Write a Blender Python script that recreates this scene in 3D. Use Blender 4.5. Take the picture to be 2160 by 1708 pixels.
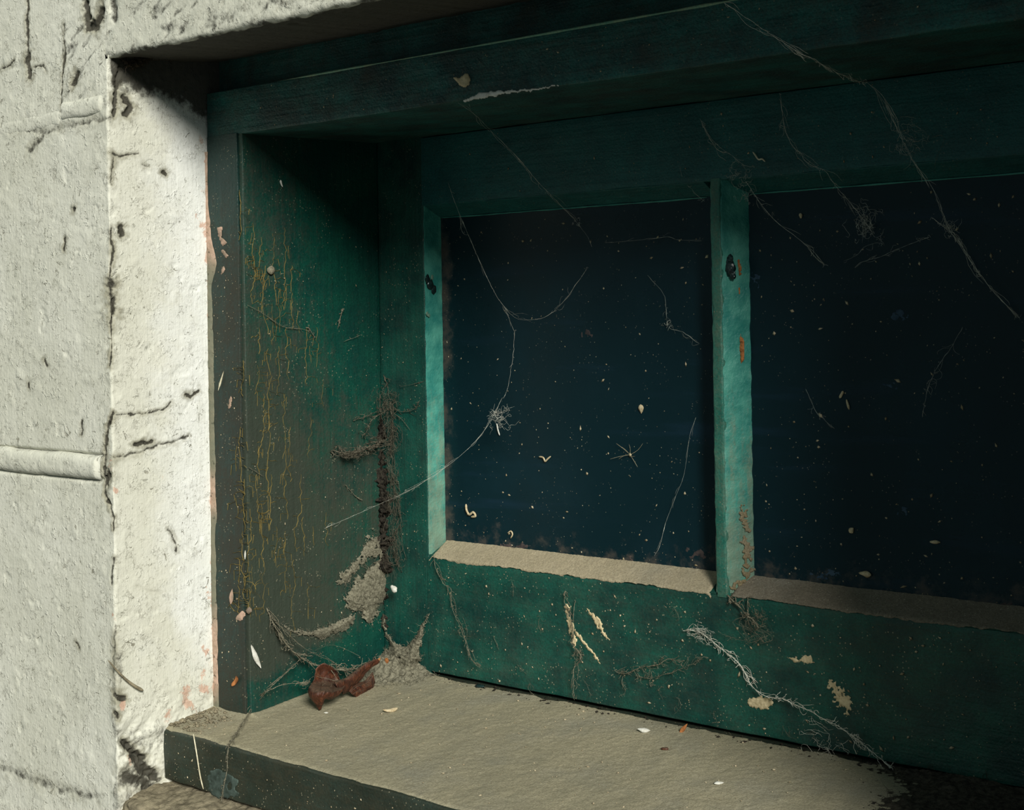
import bpy, bmesh, math, random
import numpy as np
from mathutils import Vector, Matrix

for o in list(bpy.data.objects):
    bpy.data.objects.remove(o, do_unlink=True)
scene = bpy.context.scene
COL = scene.collection
random.seed(7)
RNG = np.random.default_rng(11)

# ------------------------------------------------------------------ camera
# metres; X along the wall, Y into the wall (sash face at y = 0), Z up (foot of the sash at z = 0)
FPX = 3000.0
YAW = math.radians(39.5)
ROLL = 0.0155
HOR = 674.0
FW = np.array([-math.sin(YAW), math.cos(YAW), 0.0])
RR = np.array([math.cos(YAW), math.sin(YAW), 0.0])
ZZ = np.array([0, 0, 1.0])
RT = RR * math.cos(ROLL) - ZZ * math.sin(ROLL)
UP = RR * math.sin(ROLL) + ZZ * math.cos(ROLL)


def ray(px, py):
    return FW + RT * (px - 1080) / FPX - UP * (py - HOR) / FPX


CAM = -ray(905, 1418) * 1.3
cd = bpy.data.cameras.new('camera')
cam = bpy.data.objects.new('camera', cd)
COL.objects.link(cam)
M = Matrix.Identity(4)
for i in range(3):
    M[i][0] = RT[i]; M[i][1] = UP[i]; M[i][2] = -FW[i]; M[i][3] = CAM[i]
cam.matrix_world = M
cd.sensor_fit = 'HORIZONTAL'
cd.sensor_width = 36.0
cd.lens = 36.0 * FPX / 2160.0
cd.shift_y = -(854 - HOR) / 2160.0
cd.clip_start = 0.01
scene.camera = cam

# ------------------------------------------------------------------ light
scene.view_settings.view_transform = 'Standard'
scene.view_settings.look = 'None'
scene.view_settings.gamma = 1.0
scene.view_settings.use_curve_mapping = False
scene.view_settings.exposure = 0.0
w = bpy.data.worlds.new('world')
scene.world = w
w.use_nodes = True
bg = w.node_tree.nodes['Background']
bg.inputs[0].default_value = (0.62, 0.82, 0.82, 1)
bg.inputs[1].default_value = 0.205
sd = bpy.data.lights.new('daylight', 'SUN')
sd.energy = 4.3
sd.angle = math.radians(17)
sd.color = (1.0, 0.98, 0.885)
sun = bpy.data.objects.new('daylight', sd)
COL.objects.link(sun)
LDIR = Vector((1.42, -1.0, 0.86))
sun.rotation_euler = LDIR.to_track_quat('Z', 'Y').to_euler()
sun.location = (2, -2, 2)

# ------------------------------------------------------------------ helpers
XJ, XR, YF, YW, YG = -0.0577, -0.1035, -0.161, -0.2631, 0.020


def onY(px, py, y=0.0):
    d = ray(px, py); return CAM + d * (y - CAM[1]) / d[1]


def onX(px, py, x=XJ):
    d = ray(px, py); return CAM + d * (x - CAM[0]) / d[0]


SILL_K = 0.0815  # fall of the sill per metre of depth


def sill_z(y):
    return -0.0015 + SILL_K * y


def onSill(px, py, h=0.0):
    d = ray(px, py)
    # z = -0.0015 + k*y + h
    t = (CAM[2] + 0.0015 - h - SILL_K * CAM[1]) / (SILL_K * d[1] - d[2])
    return CAM + d * t


def _hash(ix, iy, iz, seed):
    h = (ix * 374761393 + iy * 668265263 + iz * 2147483647 + seed * 974711) & 0xFFFFFFFF
    h = ((h ^ (h >> 13)) * 1274126177) & 0xFFFFFFFF
    h = h ^ (h >> 16)
    return (h & 0xFFFFFF) / float(0xFFFFFF)


def vnoise(P, scale=1.0, seed=0):
    """smooth lattice noise in -1..1 for an (...,3) array"""
    Q = np.asarray(P, float) * scale + 1000.0
    I = np.floor(Q).astype(np.int64)
    f = Q - I
    f = f * f * (3 - 2 * f)
    r = 0
    for dx in (0, 1):
        wx = f[..., 0] if dx else 1 - f[..., 0]
        for dy in (0, 1):
            wy = f[..., 1] if dy else 1 - f[..., 1]
            for dz in (0, 1):
                wz = f[..., 2] if dz else 1 - f[..., 2]
                r = r + wx * wy * wz * _hash(I[..., 0] + dx, I[..., 1] + dy, I[..., 2] + dz, seed)
    return r * 2 - 1


def fbm(P, scale, octv=4, seed=0, gain=0.5):
    a, s, r, t = 1.0, scale, 0, 0
    for o in range(octv):
        r = r + a * vnoise(P, s, seed + o * 17); t += a
        a *= gain; s *= 2.03
    return r / t


def sm(a, b, x):
    t = np.clip((x - a) / (b - a), 0, 1); return t * t * (3 - 2 * t)


def link(me, name, mat, parent=None):
    o = bpy.data.objects.new(name, me)
    COL.objects.link(o)
    if mat: me.materials.append(mat)
    if parent:
        o.parent = parent
        if parent.type == 'EMPTY': o.matrix_parent_inverse = Matrix.Translation(-parent.location)
    return o


def tag(o, label=None, cat=None, group=None, kind=None):
    if label: o['label'] = label
    if cat: o['category'] = cat
    if group: o['group'] = group
    if kind: o['kind'] = kind
    return o


def empty(name, loc=(0, 0, 0)):
    o = bpy.data.objects.new(name, None); COL.objects.link(o); o.location = loc
    o.empty_display_size = 0.02
    return o


def mesh_np(name, V, Fq, smooth=True, sharp=None):
    V = np.asarray(V, np.float32); Fq = np.asarray(Fq, np.int32)
    k = Fq.shape[1]
    me = bpy.data.meshes.new(name)
    me.vertices.add(len(V)); me.vertices.foreach_set('co', V.ravel())
    me.loops.add(Fq.size); me.loops.foreach_set('vertex_index', Fq.ravel())
    me.polygons.add(len(Fq))
    me.polygons.foreach_set('loop_start', np.arange(0, Fq.size, k, dtype=np.int32))
    me.polygons.foreach_set('use_smooth', np.full(len(Fq), smooth))
    me.update(calc_edges=True)
    if sharp: me.set_sharp_from_angle(angle=math.radians(sharp))
    return me


def add_attr(me, name, vals):
    a = me.attributes.new(name, 'FLOAT', 'POINT')
    a.data.foreach_set('value', np.asarray(vals, np.float32).ravel())


def grid_faces(nu, nv, keep=None):
    i = np.arange(nu * nv).reshape(nu, nv)
    F = np.stack([i[:-1, :-1], i[1:, :-1], i[1:, 1:], i[:-1, 1:]], -1)
    F = F.reshape(-1, 4)
    if keep is not None: F = F[keep.reshape(-1)]
    return F


def compact(V, F):
    used = np.unique(F)
    mp = np.full(len(V), -1, int); mp[used] = np.arange(len(used))
    return V[used], mp[F], used


def round_poly(poly, r=0.0015, seg=3, step=0.004):
    """closed 2D polygon with rounded corners and support points"""
    n = len(poly); out = []
    P = [np.array(p, float) for p in poly]
    corners = []
    for i in range(n):
        a, b, c = P[i - 1], P[i], P[(i + 1) % n]
        u = (a - b) / np.linalg.norm(a - b); v = (c - b) / np.linalg.norm(c - b)
        rr = min(r, 0.4 * np.linalg.norm(a - b), 0.4 * np.linalg.norm(c - b))
        s, e = b + u * rr, b + v * rr
        corners.append([(1 - t) ** 2 * s + 2 * t * (1 - t) * b + t * t * e for t in np.linspace(0, 1, seg + 1)])
    for i in range(n):
        out += corners[i]
        s, e = corners[i][-1], corners[(i + 1) % n][0]
        L = np.linalg.norm(e - s); k = max(2, int(L / step))
        for t in range(1, k): out.append(s + (e - s) * t / k)
    return np.array(out)


def extrude(name, poly, axis, a0, a1, mat, parent=None, r=0.0015, step=0.004, wob=0.0003, wscale=60, seed=0, edge=None):
    pr = round_poly(poly, r, 3, step) if r > 0 else np.array(poly, float)
    n = max(2, int(abs(a1 - a0) / step)); A = np.linspace(a0, a1, n)
    m = len(pr)
    V = np.zeros((n, m, 3))
    ax = {'x': (1, 2, 0), 'y': (0, 2, 1), 'z': (0, 1, 2)}[axis]
    V[..., ax[0]] = pr[None, :, 0]; V[..., ax[1]] = pr[None, :, 1]; V[..., ax[2]] = A[:, None]
    if wob:
        d1 = fbm(V, wscale, 3, seed); d2 = fbm(V, wscale, 3, seed + 90)
        V[..., ax[0]] += d1 * wob; V[..., ax[1]] += d2 * wob
    if edge: V = edge(V)
    i = np.arange(n * m).reshape(n, m)
    j = np.roll(i, -1, axis=1)
    F = np.stack([i[:-1], i[1:], j[1:], j[:-1]], -1).reshape(-1, 4)
    bm = bmesh.new()
    vs = [bm.verts.new(v) for v in V.reshape(-1, 3)]
    for f in F: bm.faces.new([vs[k] for k in f])
    bm.faces.new([vs[k] for k in i[0]]); bm.faces.new([vs[k] for k in i[-1][::-1]])
    bmesh.ops.recalc_face_normals(bm, faces=bm.faces)
    for f in bm.faces: f.smooth = True
    me = bpy.data.meshes.new(name); bm.to_mesh(me); bm.free()
    me.set_sharp_from_angle(angle=math.radians(32))
    return link(me, name, mat, parent)


class Buf:
    """collects tubes / pebbles into one mesh"""
    def __init__(s): s.V = []; s.F = []; s.n = 0

    def tube(s, pts, r, sides=4, taper=True):
        P = np.asarray(pts, float); n = len(P)
        if n < 2: return
        T = np.gradient(P, axis=0); T /= (np.linalg.norm(T, axis=1, keepdims=True) + 1e-9)
        a = np.cross(T, [0.3, 0.5, 0.81]); a /= (np.linalg.norm(a, axis=1, keepdims=True) + 1e-9)
        b = np.cross(T, a)
        rad = np.full(n, r) if np.isscalar(r) else np.asarray(r, float)
        if taper: rad = rad * np.clip(np.minimum(np.arange(n) + 1, n - np.arange(n)) / 2.5, 0.3, 1)
        ang = np.arange(sides) * 2 * math.pi / sides
        V = P[:, None] + rad[:, None, None] * (np.cos(ang)[None, :, None] * a[:, None] + np.sin(ang)[None, :, None] * b[:, None])
        i = np.arange(n * sides).reshape(n, sides) + s.n; j = np.roll(i, -1, 1)
        s.F += np.stack([i[:-1], i[1:], j[1:], j[:-1]], -1).reshape(-1, 4).tolist()
        s.V.append(V.reshape(-1, 3)); s.n += n * sides

    def pebble(s, c, rx, ry, rz, rot=None, seed=0, jag=0.25):
        base = np.array([[1, 0, 0], [-1, 0, 0], [0, 1, 0], [0, -1, 0], [0, 0, 1], [0, 0, -1],
                         [.6, .6, .5], [-.6, .6, .5], [.6, -.6, .5], [-.6, -.6, .5], ], float)[:6]
        r = np.random.default_rng(seed)
        V = base * (1 + r.uniform(-jag, jag, (6, 1))) * np.array([rx, ry, rz])
        if rot is not None: V = V @ np.array(rot).T
        V = V + np.asarray(c)
        o = s.n
        fs = [(0, 2, 4), (2, 1, 4), (1, 3, 4), (3, 0, 4), (2, 0, 5), (1, 2, 5), (3, 1, 5), (0, 3, 5)]
        for f in fs: s.F.append([f[0] + o, f[1] + o, f[2] + o, f[2] + o])
        s.V.append(V); s.n += 6

    def obj(s, name, mat, parent=None, smooth=True):
        V = np.concatenate(s.V)
        me = bpy.data.meshes.new(name)
        me.from_pydata([tuple(v) for v in V], [], [tuple(f[:3]) if f[2] == f[3] else tuple(f) for f in s.F])
        for p in me.polygons: p.use_smooth = smooth
        me.update()
        return link(me, name, mat, parent)


def resample(pts, step=0.002):
    P = np.asarray(pts, float)
    # Catmull-Rom through the points, then even spacing
    out = []
    for i in range(len(P) - 1):
        p0, p1, p2, p3 = P[max(i - 1, 0)], P[i], P[i + 1], P[min(i + 2, len(P) - 1)]
        k = max(2, int(np.linalg.norm(p2 - p1) / step))
        t = np.linspace(0, 1, k, endpoint=False)[:, None]
        out.append(0.5 * ((2 * p1) + (-p0 + p2) * t + (2 * p0 - 5 * p1 + 4 * p2 - p3) * t ** 2 + (-p0 + 3 * p1 - 3 * p2 + p3) * t ** 3))
    out.append(P[-1:])
    return np.concatenate(out)


# ------------------------------------------------------------------ materials
class NT:
    def __init__(s, name):
        s.m = bpy.data.materials.new(name); s.m.use_nodes = True
        s.t = s.m.node_tree; s.t.nodes.clear()
        s.out = s.n('ShaderNodeOutputMaterial')
        s.b = s.n('ShaderNodeBsdfPrincipled')
        s.l(s.b.outputs[0], s.out.inputs[0])
        s.co = s.n('ShaderNodeTexCoord').outputs['Object']

    def n(s, typ, **k):
        nd = s.t.nodes.new(typ)
        for a, v in k.items(): setattr(nd, a, v)
        return nd

    def l(s, a, b): s.t.links.new(a, b)

    def val(s, nd, i, v):
        if isinstance(v, bpy.types.NodeSocket): s.l(v, nd.inputs[i])
        else: nd.inputs[i].default_value = v

    def mapping(s, scale=(1, 1, 1), rot=(0, 0, 0), co=None, loc=(0, 0, 0)):
        m = s.n('ShaderNodeMapping'); s.l(co or s.co, m.inputs[0])
        m.inputs['Scale'].default_value = scale; m.inputs['Rotation'].default_value = rot
        m.inputs['Location'].default_value = loc
        return m.outputs[0]

    def noise(s, scale, detail=4, rough=0.55, co=None, dist=0.0):
        n = s.n('ShaderNodeTexNoise'); s.l(co or s.co, n.inputs['Vector'])
        n.inputs['Scale'].default_value = scale; n.inputs['Detail'].default_value = detail
        n.inputs['Roughness'].default_value = rough; n.inputs['Distortion'].default_value = dist
        return n.outputs['Fac']

    def vor(s, scale, feature='F1', co=None, rand=1.0):
        n = s.n('ShaderNodeTexVoronoi', feature=feature); s.l(co or s.co, n.inputs['Vector'])
        n.inputs['Scale'].default_value = scale; n.inputs['Randomness'].default_value = rand
        return n.outputs['Distance']

    def ramp(s, x, a, b, lo=0.0, hi=1.0):
        n = s.n('ShaderNodeMapRange', interpolation_type='SMOOTHSTEP'); s.l(x, n.inputs[0])
        n.inputs[1].default_value = a; n.inputs[2].default_value = b
        n.inputs[3].default_value = lo; n.inputs[4].default_value = hi
        return n.outputs[0]

    def math(s, op, a, b=0.0):
        n = s.n('ShaderNodeMath', operation=op); s.val(n, 0, a); s.val(n, 1, b); return n.outputs[0]

    def mul(s, a, b): return s.math('MULTIPLY', a, b)

    def mix(s, f, a, b, mode='MIX'):
        n = s.n('ShaderNodeMix', data_type='RGBA', blend_type=mode)
        s.val(n, 0, f)
        for i, v in ((6, a), (7, b)):
            if isinstance(v, bpy.types.NodeSocket): s.l(v, n.inputs[i])
            else: n.inputs[i].default_value = (*v, 1)
        return n.outputs[2]

    def attr(s, name):
        n = s.n('ShaderNodeAttribute', attribute_name=name); return n.outputs['Fac']

    def sep(s, v=None):
        n = s.n('ShaderNodeSeparateXYZ'); s.l(v or s.co, n.inputs[0]); return n.outputs

    def bump(s, h, dist=0.001, strength=1.0, prev=None):
        n = s.n('ShaderNodeBump'); n.inputs['Strength'].default_value = strength
        n.inputs['Distance'].default_value = dist; s.l(h, n.inputs['Height'])
        if prev: s.l(prev, n.inputs['Normal'])
        return n.outputs[0]

    def done(s, col, rough=0.6, nrm=None, spec=0.4):
        s.val(s.b, 'Base Color', col if isinstance(col, bpy.types.NodeSocket) else (*col, 1))
        s.val(s.b, 'Roughness', rough)
        s.b.inputs['Specular IOR Level'].default_value = spec
        if nrm: s.l(nrm, s.b.inputs['Normal'])
        return s.m


def mat_plaster():
    k = NT('white_plaster_paint')
    big = k.noise(9, 5, 0.6)
    mid = k.noise(60, 6, 0.65)
    streak = k.noise(1, 5, 0.6, co=k.mapping((420, 420, 26)))
    c = k.mix(k.ramp(big, 0.35, 0.7), (0.66, 0.655, 0.565), (0.74, 0.735, 0.655))
    cl = k.ramp(k.math('ADD', k.attr('plain'), k.mul(k.math('SUBTRACT', k.noise(30, 5, 0.65), 0.5), 1.3)), 0.20, 0.95)
    c = k.mix(cl, c, (0.82, 0.83, 0.80))  # whiter along the reveal towards the frame
    c = k.mix(k.mul(k.ramp(mid, 0.5, 0.75), 0.35), c, (0.52, 0.52, 0.43))
    c = k.mix(k.mul(k.ramp(streak, 0.5, 0.8), 0.25), c, (0.50, 0.50, 0.42))
    # short squiggling hairline cracks, in patches
    def squig(scale, wdt, mscale, m0, m1):
        n_ = k.noise(scale, 4, 0.6, dist=0.6)
        ln = k.ramp(k.math('ABSOLUTE', k.math('SUBTRACT', n_, 0.5)), wdt, wdt * 0.25)
        return k.mul(ln, k.ramp(k.noise(mscale, 4, 0.65), m0, m1))
    crm = squig(48, 0.010, 60, 0.57, 0.65)
    c = k.mix(k.mul(crm, 0.6), c, (0.17, 0.16, 0.12))
    crm2 = squig(150, 0.045, 80, 0.50, 0.64)
    crm2 = k.mul(crm2, k.math('SUBTRACT', 1.0, k.mul(cl, 0.6)))
    bl = k.mul(k.ramp(k.noise(105, 3, 0.75, dist=0.8), 0.645, 0.70), k.ramp(k.noise(20, 3), 0.35, 0.6))
    c = k.mix(k.mul(bl, 0.7), c, (0.20, 0.185, 0.13))
    c = k.mix(k.mul(k.ramp(k.noise(1, 4, 0.7, co=k.mapping((260, 260, 60))), 0.62, 0.72), 0.35), c, (0.33, 0.32, 0.25))
    c = k.mix(k.mul(crm2, 0.38), c, (0.17, 0.16, 0.115))
    sp = k.mul(k.ramp(k.noise(420, 4, 0.8), 0.54, 0.66), k.ramp(k.noise(32, 5, 0.7), 0.46, 0.66))
    c = k.mix(k.mul(sp, 0.75), c, (0.14, 0.13, 0.09))
    hl = k.mul(k.ramp(k.math('ADD', k.attr('halo'), k.mul(k.math('SUBTRACT', k.noise(90, 6, 0.75), 0.5), 1.2)), 0.05, 0.95), k.ramp(k.attr('halo'), 0.02, 0.3))
    c = k.mix(k.mul(hl, 0.75), c, (0.24, 0.225, 0.155))
    d = k.math('ADD', k.attr('dirt'), k.mul(k.math('SUBTRACT', k.noise(150, 5, 0.7), 0.5), 1.1))
    dm = k.ramp(d, 0.3, 0.72)
    dm = k.mul(dm, k.ramp(k.attr('dirt'), 0.02, 0.12))
    pk = k.ramp(k.math('ADD', k.attr('pink'), k.mul(k.math('SUBTRACT', k.noise(95, 6, 0.75), 0.5), 2.2)), 0.48, 0.66)
    pk = k.mul(pk, k.ramp(k.attr('pink'), 0.05, 0.2))
    c = k.mix(k.mul(pk, 0.85), c, k.mix(mid, (0.70, 0.42, 0.33), (0.50, 0.36, 0.26)))
    c = k.mix(k.mul(dm, 0.94), c, k.mix(k.noise(200, 4), (0.012, 0.014, 0.013), (0.07, 0.062, 0.045)))
    h = k.math('ADD', k.mul(k.noise(70, 6, 0.62), 0.4), k.mul(streak, 0.40))
    h = k.math('ADD', h, k.mul(k.ramp(k.noise(150, 3, 0.6), 0.60, 0.72), 0.5))
    h = k.math('SUBTRACT', h, k.mul(bl, 0.8)); h = k.math('SUBTRACT', h, k.mul(crm, 0.35)); h = k.math('SUBTRACT', h, k.mul(crm2, 0.25))
    h2 = k.noise(330, 4, 0.6)
    n = k.bump(h, 0.0011, 0.7); n = k.bump(h2, 0.0007, 0.7, n)
    return k.done(c, 0.75, n, 0.25)


def mat_paint(name, ca, cb, dust=0.25, axis='z', dustcol=(0.15, 0.14, 0.10), speck=0.5, dustfn=None, rough=0.42, bump=0.00045, grain=0.3):
    k = NT(name)
    sc = {'x': (9, 210, 210), 'y': (210, 9, 210), 'z': (210, 210, 9)}[axis]
    gr = k.noise(1, 5, 0.6, co=k.mapping(sc))
    n1 = k.noise(26, 5, 0.6); n2 = k.noise(480, 3, 0.6)
    c = k.mix(k.ramp(n1, 0.3, 0.7), ca, cb)
    c = k.mix(k.mul(k.ramp(gr, 0.45, 0.8), grain), c, tuple(x * 0.55 for x in ca))
    c = k.mix(k.mul(k.ramp(k.noise(650, 3, 0.8), 0.40, 0.62), 0.4), c, tuple(x * 0.40 for x in ca))
    c = k.mix(k.mul(k.ramp(k.noise(520, 3, 0.8), 0.60, 0.72), 0.30), c, tuple(x * 1.7 + 0.03 for x in cb))
    dn = k.math('ADD', k.mul(k.noise(18, 6, 0.65), 0.6), k.mul(gr, 0.4))
    dn = k.math('ADD', dn, k.mul(k.math('SUBTRACT', n2, 0.5), 0.5))
    if dustfn is not None:
        dn = k.math('ADD', dn, dustfn(k))
    dn = k.math('ADD', dn, k.mul(k.math('SUBTRACT', k.noise(70, 6, 0.75), 0.5), 0.7))
    dm = k.mul(k.ramp(dn, 0.32, 0.86), dust)
    c = k.mix(dm, c, dustcol)
    vs = k.vor(330, 'F1'); s1 = k.mul(k.ramp(vs, 0.22, 0.13), k.ramp(k.noise(60, 3), 0.50, 0.60))
    c = k.mix(k.mul(s1, speck), c, (0.42, 0.37, 0.25))
    h = k.math('ADD', k.mul(gr, 0.7), k.mul(n2, 0.35)); h = k.math('ADD', h, k.mul(k.noise(60, 4), 1.2))
    n = k.bump(h, bump * 2.2, 0.85)
    return k.done(c, k.math('ADD', k.mul(dm, 0.35), rough), n, 0.4)


def mat_teal():
    k = NT('weathered_light_teal_paint')
    gr = k.noise(1, 5, 0.6, co=k.mapping((150, 150, 14)))
    n1 = k.noise(45, 5, 0.6); n2 = k.noise(500, 3)
    c = k.mix(k.ramp(n1, 0.3, 0.7), (0.018, 0.20, 0.175), (0.085, 0.36, 0.29))
    z = k.sep()[2]
    low = k.ramp(z, 0.36, 0.12, -0.22, 0.16)
    dm = k.ramp(k.math('ADD', k.math('ADD', k.mul(gr, 0.55), k.mul(k.noise(28, 6, 0.7), 0.45)), k.math('ADD', low, k.mul(k.math('SUBTRACT', n2, 0.5), 0.3))), 0.42, 0.72)
    c = k.mix(k.mul(dm, 0.50), c, (0.26, 0.23, 0.15))
    sp = k.ramp(k.noise(210, 4, 0.7), 0.67, 0.75)
    c = k.mix(k.mul(sp, 0.8), c, (0.06, 0.06, 0.04))
    h = k.math('ADD', k.noise(130, 5, 0.65), k.mul(n2, 0.25))
    return k.done(c, 0.48, k.bump(h, 0.0016, 0.8), 0.45)


def mat_dust(name='grey_brown_dust', a=(0.41, 0.37, 0.255), b=(0.29, 0.27, 0.19)):
    k = NT(name)
    fl = k.noise(1, 5, 0.6, co=k.mapping((60, 16, 60), (0, 0, 0.9)))
    n2 = k.noise(620, 3, 0.75); n3 = k.noise(14, 5, 0.6)
    c = k.mix(k.ramp(fl, 0.2, 0.9), a, b)
    c = k.mix(k.mul(k.ramp(n3, 0.45, 0.75), 0.45), c, (0.26, 0.265, 0.235))
    c = k.mix(k.mul(k.ramp(n2, 0.38, 0.68), 0.65), c, tuple(x * 0.50 for x in a))
    c = k.mix(k.mul(k.ramp(k.noise(1100, 1, 0.5), 0.68, 0.74), 0.6), c, (0.62, 0.58, 0.46))
    h = k.math('ADD', k.mul(n2, 1.0), k.mul(fl, 0.10))
    return k.done(c, 0.95, k.bump(h, 0.0010, 0.7), 0.1)


def mat_simple(name, a, b, scale=200, rough=0.8, spec=0.2, bump=0.0006):
    k = NT(name)
    n = k.noise(scale, 4, 0.65)
    c = k.mix(k.ramp(n, 0.35, 0.68), a, b)
    return k.done(c, rough, k.bump(n, bump, 0.7), spec)


def mat_glass():
    k = NT('grimy_window_glass')
    n1 = k.noise(7, 6, 0.65); n2 = k.noise(420, 3, 0.7)
    x, y, z = k.sep()
    hz = k.noise(1, 4, 0.6, co=k.mapping((5, 5, 55)))
    # caked grime creeping in from the putty at the foot and at the left side
    low = k.ramp(z, 0.165, 0.116)
    e1 = k.math('ADD', k.mul(low, 0.46), k.mul(k.math('SUBTRACT', k.noise(48, 6, 0.7), 0.5), 1.5))
    e2 = k.math('ADD', k.mul(k.ramp(x, 0.035, 0.004), 0.62), k.mul(k.math('SUBTRACT', k.noise(40, 6, 0.7), 0.5), 1.5))
    grime = k.math('MAXIMUM', k.ramp(e1, 0.35, 0.75), k.ramp(e2, 0.38, 0.80))
    film = k.mul(k.ramp(n1, 0.40, 0.8), 0.35)
    c = k.mix(film, (0.004, 0.022, 0.030), (0.013, 0.054, 0.080))  # navy reflection painted into the base colour
    c = k.mix(k.mul(k.ramp(hz, 0.55, 0.8), 0.4), c, (0.016, 0.045, 0.085))  # faint level reflection streaks painted in
    c = k.mix(k.mul(grime, 0.6), c, k.mix(n2, (0.07, 0.05, 0.04), (0.16, 0.13, 0.10)))
    vs = k.vor(300, 'F1'); s1 = k.mul(k.ramp(vs, 0.16, 0.09), k.ramp(k.noise(45, 3), 0.50, 0.60))
    c = k.mix(k.mul(s1, 0.35), c, (0.40, 0.36, 0.28))
    k.done(c, k.math('ADD', k.mul(grime, 0.5), k.mul(n1, 0.6)), None, 0.22)
    tr = k.n('ShaderNodeBsdfTransparent'); tr.inputs[0].default_value = (0.55, 0.75, 0.8, 1)
    ms = k.n('ShaderNodeMixShader')
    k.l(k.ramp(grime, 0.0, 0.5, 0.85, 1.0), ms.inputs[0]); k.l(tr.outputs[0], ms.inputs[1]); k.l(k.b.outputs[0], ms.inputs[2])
    k.l(ms.outputs[0], k.out.inputs[0])
    return k.m


def mat_leaf():
    k = NT('dry_brown_leaf')
    n = k.noise(160, 5, 0.65); f = k.noise(1, 4, 0.6, co=k.mapping((420, 420, 60), (0.5, 0.6, 0)))
    c = k.mix(k.ramp(n, 0.3, 0.7), (0.026, 0.0095, 0.006), (0.095, 0.029, 0.0135))
    c = k.mix(k.mul(k.ramp(f, 0.5, 0.75), 0.45), c, (0.26, 0.09, 0.04))
    g = k.n('ShaderNodeNewGeometry'); nz = k.sep(g.outputs['Normal'])[2]
    dm = k.mul(k.ramp(k.math('ADD', nz, k.mul(n, 0.7)), 0.65, 1.35), 0.6)
    c = k.mix(dm, c, (0.11, 0.085, 0.06))
    h = k.math('ADD', k.mul(f, 0.8), n)
    return k.done(c, 0.5, k.bump(h, 0.0012, 0.8), 0.4)


M_PLASTER = mat_plaster()
GA, GB = (0.0022, 0.038, 0.034), (0.0075, 0.100, 0.072)


def jamb_dust(k):
    x, y, z = k.sep()
    a = k.ramp(y, -0.01, -0.16, -0.13, 0.26)
    b = k.ramp(z, 0.38, 0.12, -0.16, 0.28)
    foot = k.ramp(k.math('ADD', z, k.math('ADD', k.mul(y, -0.18), k.mul(k.math('SUBTRACT', k.noise(30, 4), 0.5), 0.03))), 0.060, 0.030, 0.0, -0.55)
    return k.math('ADD', k.math('ADD', a, b), foot)


def frame_dust(k):
    z = k.sep()[2]
    return k.ramp(z, 0.50, 0.34, -0.25, 0.18)


M_JAMB = mat_paint('green_jamb_paint_dusty', (0.0028, 0.042, 0.035), (0.0045, 0.072, 0.048), 0.80, 'z', (0.040, 0.043, 0.030), 0.4, jamb_dust)
M_FRAME = mat_paint('green_frame_paint_dirty', (0.005, 0.030, 0.027), (0.009, 0.045, 0.038), 0.85, 'z', (0.031, 0.029, 0.020), 0.4, frame_dust)
M_HEAD = mat_paint('green_head_paint_worn', (0.0035, 0.040, 0.042), (0.016, 0.155, 0.135), 0.55, 'x', (0.070, 0.062, 0.042), 0.25, None, 0.5, 0.0010, 0.5)
M_SASH = mat_paint('green_sash_paint', GA, GB, 0.25, 'x', (0.10, 0.11, 0.08), 0.55)
M_STILE = mat_paint('green_stile_paint', GA, GB, 0.2, 'z', (0.10, 0.11, 0.08), 0.45)
M_RAILT = mat_paint('green_top_rail_paint', (0.005, 0.082, 0.084), (0.009, 0.130, 0.126), 0.15, 'x', (0.09, 0.09, 0.07), 0.25, None, 0.5)
M_BARF = mat_paint('green_bar_paint', (0.010, 0.13, 0.10), (0.030, 0.20, 0.15), 0.45, 'z', (0.20, 0.18, 0.12), 0.4)
M_SILL = mat_paint('dark_green_sill_paint', (0.022, 0.032, 0.023), (0.034, 0.052, 0.040), 0.8, 'x', (0.046, 0.042, 0.024), 0.6)
M_TEAL = mat_teal()
M_DUST = mat_dust()
M_LEDGE = mat_dust('pale_ledge_dust', (0.46, 0.395, 0.275), (0.36, 0.31, 0.21))
M_LEDGE_SHADE = mat_dust('shaded_ledge_dust', (0.24, 0.205, 0.155), (0.17, 0.15, 0.115))  # darker copy of the ledge dust, right-hand shade painted in
M_GLASS = mat_glass()
M_LEAF = mat_leaf()
M_WEBW = mat_simple('pale_cobweb_silk', (0.80, 0.80, 0.72), (0.50, 0.48, 0.40), 600, 0.7)
M_SHEET = mat_simple('grey_dust_felt', (0.25, 0.235, 0.175), (0.13, 0.122, 0.088), 500, 0.95, 0.1, 0.0015)
M_WEBD = mat_simple('dusty_cobweb', (0.27, 0.25, 0.185), (0.13, 0.12, 0.085), 700, 0.95, 0.1, 0.0012)
M_WEBB = mat_simple('sooty_cobweb', (0.035, 0.030, 0.024), (0.10, 0.075, 0.05), 400, 0.95, 0.1)
M_SEED = mat_simple('pale_seed_husk', (0.62, 0.53, 0.36), (0.40, 0.31, 0.18), 500)
M_SPECK = mat_simple('beige_specks', (0.55, 0.47, 0.33), (0.26, 0.20, 0.12), 90)
M_CRACK = mat_simple('ochre_paint_crack', (0.20, 0.150, 0.050), (0.10, 0.080, 0.030), 120, 0.9, 0.1)
M_SPLAT = mat_simple('dried_beige_splatter', (0.70, 0.58, 0.37), (0.48, 0.39, 0.23), 260, 0.9, 0.1)
M_WHITE = mat_simple('white_chip', (0.75, 0.75, 0.70), (0.55, 0.54, 0.48), 300)
M_RUST = mat_simple('rust_orange', (0.50, 0.20, 0.07), (0.24, 0.09, 0.03), 260)
M_DARK = mat_simple('dark_crumbly_dirt', (0.045, 0.038, 0.030), (0.012, 0.012, 0.010), 300, 0.95, 0.1, 0.002)
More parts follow.
